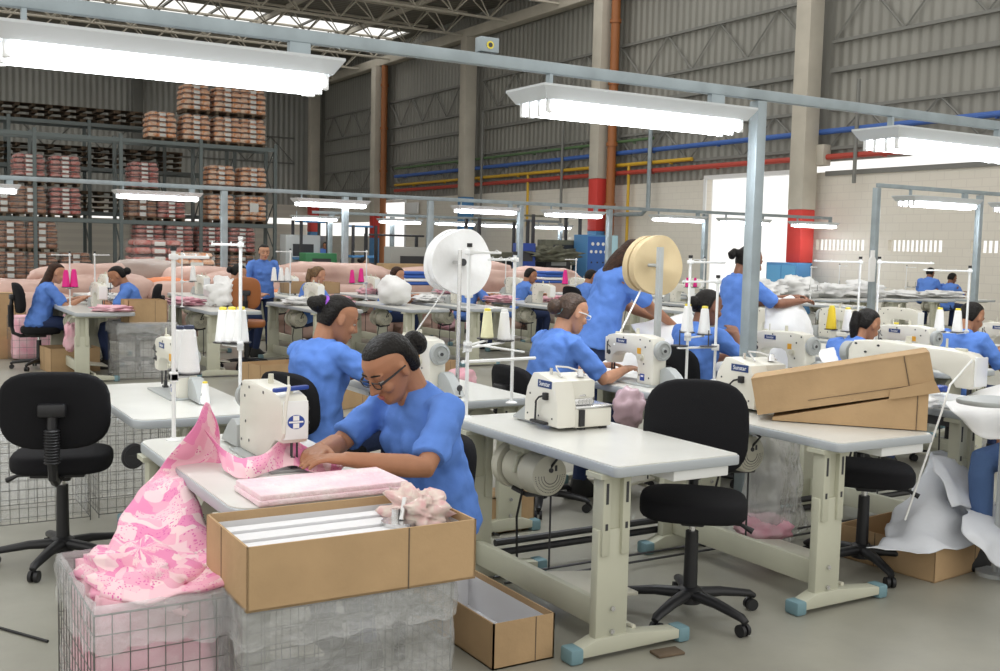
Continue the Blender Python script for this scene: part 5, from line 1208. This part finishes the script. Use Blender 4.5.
# far thread stands with magenta cones
def fcones(px0, Y, top, cs, lb):
    x = at(px0, 300, Y=Y).x; ps = [at(c_[0], c_[1], Y=Y - .12) for c_ in cs]; stand(lb, (x, Y, TH), at(px0, top, Y=Y).z - TH, .2, PI if cs[0][0] < px0 else 0, .2, grp='far thread stands', spots=ps)
    for p, c_ in zip(ps, cs): cone(c_[2], tuple(p), c_[3], c_[3], c_[4], 'far thread cones')
fcones(70, 13.2, 253, ((66, 287, 'magenta cone beside the long haired woman, left of the pair', CONEP, 1.1), (74, 287, 'magenta cone beside the long haired woman, right of the pair', CONEP, 1.15)), 'far thread stand beside the long haired woman')
fcones(366, 14.2, 250, ((352, 283, 'distant magenta cone, left of the pair behind the bun', CONEP, 1.05), (361, 282, 'distant magenta cone, right of the pair behind the bun', CONEP, 1.1)), 'far thread stand behind the magenta pair')
fcones(575, 13, 258, ((565, 284, 'single magenta cone left of the standing woman', CONEP, 1.15),), 'far thread stand beside the magenta cone')
fcones(182, 12.9, 252, ((193, 281, 'far white cone beside the white cover', CONEW, 1.0),), 'far thread stand left of the white cover')
fcones(290, 13.6, 250, ((274, 281, 'far white cone, left of three by the standing far woman', CONEW, 1.0), (281, 281, 'far white cone, middle of three by the standing far woman', CONEW, 1.0), (287, 281, 'far white cone, right of three by the standing far woman', CONEW, 1.0)), 'far thread stand with white cones behind the ponytail')
fcones(703, 11, 258, ((687, 287, 'small red cone near the doorway, left', CONEP, .7), (695, 287, 'small red cone near the doorway, right', CONEP, .7)), 'middle distance stand with small red cones')
fs = stand('far thread stand before the long haired woman, right', (at(95, 300, Y=13.4).x, 13.4, TH), .62, .2, .4, .2, grp='far thread stands')
for px, Y, w_ in ((703, 11, 'under the small red cones'), (810, 12.6, 'by the doorway stand'), (98, 14.3, 'behind the facing women')): x = at(px, 300, Y=Y).x; dup(ft, (x, Y, 0), label='middle distance sewing table ' + w_, group='middle distance tables')
for px, Y, lb in ((810, 12.6, 'middle distance stand by the doorway bench'), (505, 16, 'far thread stand behind the slim arms'), (838, 14.9, 'middle distance stand over the garment piles'), (905, 14.4, 'middle distance stand below the block vents')):
    dup(fs, (at(px, 300, Y=Y).x, Y, TH), random.uniform(-.5, .5), lb, 'far thread stands')
# scraps on the far tables and bundles of cloth beneath them
for k, (px, Y, lb) in enumerate(((98, 14.3, 'between the facing women, behind'), (185, 13.2, 'left of the white bag'), (240, 13.4, 'before the half hidden woman'), (300, 13.1, 'right of the brown shell chair'), (335, 13.3, 'under the light ponytail woman hands'), (372, 15.8, 'beneath the magenta pair'), (428, 13.6, 'left of the white disc post'), (500, 13.4, 'behind the slim armed stand'), (556, 13.3, 'right of the slim stand'), (600, 15.6, 'left of the standing woman'), (450, 15.7, 'beyond the white disc'))):
    x = at(px, 290, Y=Y).x; lump('pink_scrap_heap', 'small heap of pink pieces on a far table, ' + lb, 'scraps', (x, Y, TH), (.20, .22, .05), PINKP if k % 3 else WCLOTH, seed=80 + k, amp=.7, f=3, grp='small cloth heaps on far tables')
for k, (px, Y, m, lb) in enumerate(((178, 17, BALE, 'left of the far post'), (250, 17.2, BALEO, 'behind the brown shell chair'), (300, 16.6, BALE, 'behind the purple tie'), (335, 17, PINKP, 'left of the brown haired woman'), (405, 17, BALE, 'right of the brown haired woman'), (450, 17.2, PINKP, 'below the white disc'), (500, 17.4, BALE, 'between the slim poles'), (545, 17, BALEG, 'left of the white glasses woman'), (110, 17, BALEG, 'between the facing women'), (590, 17.4, BALE, 'left of the standing woman'))):
    x = at(px, 330, Y=Y).x; lump('floor_bundle', 'cloth bundle on the floor behind the far tables, ' + lb, 'bundle', (x, Y, 0), (.5, .35, .30), m, seed=95 + k, amp=.4, e=.6, grp='cloth bundles on the far floor')
# boxes and baskets in the middle distance
def cb(lb, px, py, z, dims, rz=0, op=True): 
    p = at(px, py, z=z); return carton(lb, (p.x, p.y, z), dims, rz, openb=op, lining=False)
cb('brown box on the aisle floor under the far left table', 70, 370, 0, (.55, .5, .28), .1)
cb('brown box at the left border on the aisle floor', 4, 357, 0, (.55, .5, .25), .1)
carton('brown box on top of the grey plastic wrapped basket by the far man', (at(145, 320, Y=12.3).x, 12.35, .62), (.42, .40, .26), 0, lining=False)
basket('grey plastic wrapped basket beside the far woman facing left', (at(143, 350, Y=12.3).x, 12.35, 0), (.62, .55, .62), filmm=PLASTICG, pitch=.08)
basket('pink filled wire basket behind the far left chair', (at(42, 350, Y=14.6).x, 14.6, 0), (.75, .5, .55), filmm=None, contents=PINKP, pitch=.08)
lump('pink_cloth_drop', 'pink cloth hanging down beside the far left table leg', 'cloth', tuple(at(71, 352, Y=12.6)), (.07, .06, .16), PINKP, seed=31, amp=.5)
lump('pink_cloth_pile', 'small pink cloth pile on the far left table', 'cloth', (2.4, 12.2, TH), (.22, .22, .035), PINKP, seed=32, amp=.5)
cb('long brown box on the far table behind the purple tie', 310, 293, .85, (.75, .4, .16), 0)
cb('brown box on the floor below the far machine tables', 275, 385, 0, (.6, .4, .25), .2)
cb('brown torn box under the far table behind the bun', 335, 405, 0, (.6, .5, .22), .5)
cb('brown carton leaning under the table left of the slim stand', 430, 388, 0, (.5, .4, .3), .7)
cb('tall brown box standing at the left border before the pink bales', 8, 352, 0, (.4, .4, .8), 0, False)
lump('pink_cloth_bundle', 'bright pink bundle under the far table by the slim stand', 'cloth', tuple(at(462, 392, z=0)), (.16, .13, .13), PINKP, seed=33)
# fabric bales before the racks
rb = random.Random(5); bw = ['largest pale', 'pale pink', 'beige pink', 'dusty pink', 'rosy', 'cream pink']
k = 0
for px, py, Y, r, m, lb in ((85, 281, 18, (.8, .5, .27), BALE, 'pale pink bale between the two facing women, upper'), (92, 294, 17.6, (.95, .5, .3), BALE, 'pale bale lying low behind the facing women'), (145, 280, 19, (.7, .5, .36), BALEG, 'grey brown bale behind the woman facing left'), (160, 293, 18, (.6, .4, .25), BALEO, 'orange tinted bale behind the woman facing left'),
                         (207, 283, 18.5, (.8, .5, .28), BALE, 'pale pink bale left of the far post, upper'), (180, 299, 17.5, (.6, .4, .3), BALE, 'pale bale under the thread stand left of the post'), (245, 288, 18, (.8, .5, .30), BALE, 'pale bale behind the standing far woman, left'), (290, 290, 18, (.6, .5, .3), BALE, 'pale bale behind the standing far woman, right'),
                         (330, 279, 19, (1.2, .5, .30), BALE, 'long pale pink bale right of the light ponytail'), (372, 284, 19.5, (.8, .5, .30), BALE, 'pale pink bale behind the magenta cones'), (425, 282, 19, (.9, .5, .30), BALE, 'pale pink bale left of the white disc'), (475, 278, 19, (.9, .5, .32), BALE, 'pale pink bale right of the white disc'),
                         (545, 281, 19, (.9, .5, .28), BALE, 'pale pink bale under the blue folded pile'), (505, 285, 18, (.7, .4, .28), BALE, 'pale bale behind the slim armed stand'), (20, 318, 17, (.9, .6, .38), BALE, 'pale pink wrapped bale at the left border, lower'), (15, 298, 17.6, (.9, .6, .30), BALE, 'pale pink wrapped bale at the left border, upper'),
                         (345, 300, 17, (.9, .4, .25), BALE, 'low pale bale behind the bun and tables'), (262, 305, 17, (.5, .4, .25), BALEO, 'orange bale low behind the brown shell chair')):
    p = at(px, py, Y=Y); o = lump('fabric_bale', lb, 'bale', (p.x, p.y, max(p.z - r[2], .0)), r, m, seed=k, amp=.18, f=1.5, e=.45, grp='fabric bales before the racks'); k += 1
    if o.location.z > .03:
        g = G(); g.b2((-r[0] * .9, -r[1] * .8, 0), (r[0] * .9, r[1] * .8, o.location.z + .02)); s = g.build('fabric_roll_stack', BALE); s.location = (p.x, p.y, 0)
        bmd = s.modifiers.new('b', 'BEVEL'); bmd.width = .12; bmd.segments = 3; tag(s, 'stacked pink cloth under the ' + lb, 'cloth', 'stacked cloth before the racks')
for px, py, Y, lb in ((413, 278, 17, 'folded royal blue pile right of the brown haired woman'), (550, 277, 18, 'folded royal blue and white pile right of the slim stand')):
    p = at(px, py, Y=Y); t = thing('folded_pile', lb, 'cloth', (p.x, p.y, p.z - .12))
    for i in range(4): g = G(); g.box((0, 0, .03 + i * .06), (.62 - .04 * i, .45, .055), bev=.025); g.build('folded_layer', WCLOTH if i in (1,) else mat('royal_blue_cloth', (.04, .12, .45), .8), t)
    g = G(); g.b2((-.35, -.3, -p.z + .12), (.35, .3, 0)); g.build('stack_base', BALE, t)
# blue control cabinet, benches and machinery near the far wall
p = at(598, 235, Y=27); hC = p.z
t = thing('control_cabinet', 'tall blue cabinet with round white dials left of the cream wall', 'cabinet', (p.x, 27, 0)); wC = .42
g = G(); g.b2((-wC, -.02, 0), (wC, .7, hC), bev=.02); g.build('casing', BLUEPT, t)
g = G(); g.b2((wC, -.02, 0), (wC + .35, .7, hC + .0), bev=.02); g.build('side_panel', mat('pale_cyan_panel', (.45, .70, .80), .5), t)['label'] = 'pale cyan side panel'
g = G(); g.b2((-wC + .03, -.04, .15), (wC - .03, -.015, hC - .05), bev=.01); dr_ = g.build('cabinet_door', mat('cabinet_blue', (.03, .12, .42), .45), t)
g = G()
for i in range(3): g.cyl((-.22 + .2 * i, -.05, hC - .28), (-.22 + .2 * i, -.035, hC - .28), .055, n=14)
for i in range(4): g.cyl((-.27 + .18 * i, -.05, hC - .52), (-.27 + .18 * i, -.035, hC - .52), .05, n=14)
g.build('dials', PAPER, dr_)
g = G()
for i in range(3):
    for j in range(3): g.cyl((-.25 + .22 * i, -.05, hC - .85 - .3 * j), (-.25 + .22 * i, -.035, hC - .85 - .3 * j), .03, n=10)
g.build('switches', BLACK, dr_)
def bench(lb, px0, px1, Y, h, m, shelf=True, posts=True, top=None):
    x0, x1 = at(px0, 250, Y=Y).x, at(px1, 250, Y=Y).x; t = thing('work_bench', lb, 'bench', (x0, Y, 0), group='machinery benches by the far wall'); L = x1 - x0
    g = G(); g.b2((0, 0, h - .08), (L, .9, h), bev=.01); g.build('top', m, t)
    for x in (.06, L - .06):
        for y in (.06, .84): g = G(); g.b2((x - .04, y - .04, 0), (x + .04, y + .04, top or h - .08)); g.build('leg', DARK, t)
    if shelf: g = G(); g.b2((.02, .02, h * .45), (L - .02, .88, h * .45 + .05)); g.build('shelf', DARK, t)
    if top: g = G(); g.b2((0, .4, top - .06), (L, .5, top), bev=.01); g.build('overhead_bar', m, t)
    return t
DG = mat('dirty_green_grey', (.17, .17, .12), .6, var=.4, vscale=5)
bench('dark machinery bench with overhead bar right of the white disc', 478, 530, 27, 1.0, DG, top=2.4)
bench('brown machinery bench before the blue cabinet', 532, 582, 27.5, 1.15, DG, top=2.6)
bench('long dark bench left of the white disc', 375, 430, 30, 1.0, DARK, top=1.9)
bench('blue framed bench by the rear opening', 300, 330, 33, 1.1, BLUEPT, top=2.3)
bench('blue framed bench by the far gate', 352, 378, 33, 1.2, BLUEPT, top=2.2)
for px, py, Y, d, m, lb in ((524, 256, 26.5, (.55, .4, .75), BLUEP, 'royal blue box hanging on the dark machinery bench'), (410, 262, 29, (1.5, .5, .9), mat('grey_panel', (.35, .35, .33), .6), 'grey panel crate left of the white disc'), (402, 274, 28, (1.4, .5, .6), CARD, 'brown low crate left of the white disc'), (318, 262, 31, (1.0, .6, .55), GREENM, 'green crate near the rear opening'), (300, 250, 34, (1.2, .6, 1.0), mat('pale_cabinet', (.5, .52, .52), .6), 'pale cabinet at the back beside the last pack'),
                         (553, 262, 27, (.9, .6, .5), BLACK, 'black machine block on the brown bench'), (505, 262, 28, (1.0, .6, .6), DG, 'dirty green motor block on the dark bench'), (560, 248, 28, (1.4, .5, .5), DG, 'grimy press unit on the brown bench')):
    p = at(px, py, Y=Y); t = thing('storage_unit', lb, 'crate', (p.x, Y, 0)); z1 = p.z + d[2] / 2
    g = G(); g.b2((-d[0] / 2, -d[1] / 2, z1 - d[2]), (d[0] / 2, d[1] / 2, z1), bev=.02); g.build('body', m, t)
    g = G()
    for sx in (-1, 1):
        for sy in (-1, 1): g.b2((sx * (d[0] / 2 - .04) - .03, sy * (d[1] / 2 - .04) - .03, 0), (sx * (d[0] / 2 - .04) + .03, sy * (d[1] / 2 - .04) + .03, z1 - d[2] + .01))
    g.build('frame', DARK, t); g = G(); g.b2((-d[0] * .3, -d[1] / 2 - .012, z1 - d[2] * .7), (d[0] * .3, -d[1] / 2 - .002, z1 - d[2] * .3)); g.build('front_panel', DARK if m is not BLACK else GREYP, t)
lump('machinery_clutter', 'heap of dark machine parts on the brown bench', 'machinery', tuple(at(553, 262, Y=26.4)), (.7, .4, .22), DG, seed=61, amp=.8, f=4)
# blue door cabinet near the pillar of the doorway, fire extinguisher, wall sign
y = PY[0]; xx = XW - 1.05
t = thing('blue_locker', 'blue cabinet standing at the foot of the doorway pillar', 'cabinet', (xx, y - .1, 0))
g = G(); g.b2((-.22, -.55, 0), (.22, .55, 1.35), bev=.02); g.build('casing', BLUEPT, t); g = G(); g.b2((-.235, -.5, .1), (-.22, -.02, 1.28)); g.build('locker_door', mat('locker_blue', (.12, .36, .62), .5), t); g = G(); g.b2((-.235, .02, .1), (-.22, .5, 1.28)); g.build('locker_door', MATS['locker_blue'], t)
p = at(787, 283, Y=y + .9); t = thing('fire_extinguisher', 'red fire extinguisher beside the bright doorway', 'extinguisher', (p.x, p.y, p.z - .3))
g = G(); g.lathe([(0, 0), (.09, .01), (.09, .42), (.05, .50), (.02, .52)], n=18); g.build('cylinder', REDP, t); g = G(); g.b2((-.02, -.05, .52), (.02, .09, .56)); g.tube([(0, .05, .54), (.0, .12, .4), (0, .1, .15)], .012, 6); g.build('valve', BLACK, t); g = G(); g.b2((-.1, -.1, -p.z + .3), (.1, .1, 0)); g.build('stand_box', BLACK, t)
g = G(); g.prism([(-.12, -.5), (.12, -.5), (.14, .2), (.07, .3), (.07, .5), (-.07, .5), (-.07, .3), (-.14, .2)], 'y', -.04, .04, bev=.01); o = g.build('hanging_white_bottle', WCLOTH); pb = at(872, 266, Y=9.72); o.location = (pb.x, pb.y, pb.z); o.scale = (.42,) * 3; tag(o, 'white bottle shaped bag hanging on the rail post before the block wall', 'bag')
p = at(405, 226, X=XW - .5); g = G(); g.box((0, 0, 0), (.1, 1.2, .5), bev=.01); o = g.build('white_cooler_unit', WHITE); o.location = (p.x + .35, p.y, at(420, 208, X=XW).z); tag(o, 'white unit mounted on the wall above the far gate', 'unit')

# ------------------------------------------------------------------ light
w = bpy.data.worlds.new('daylight'); SC.world = w; w.use_nodes = True; bg = w.node_tree.nodes['Background']
bg.inputs[0].default_value = (1.0, .985, .94, 1); bg.inputs[1].default_value = 1.0
SC.view_settings.view_transform = 'Standard'; SC.view_settings.look = 'None'; SC.view_settings.gamma = 1; SC.view_settings.exposure = 0.27; SC.view_settings.use_curve_mapping = False
SC.cycles.max_bounces = 6; SC.cycles.transparent_max_bounces = 12; SC.cycles.caustics_reflective = False; SC.cycles.caustics_refractive = False; SC.cycles.sample_clamp_indirect = 6
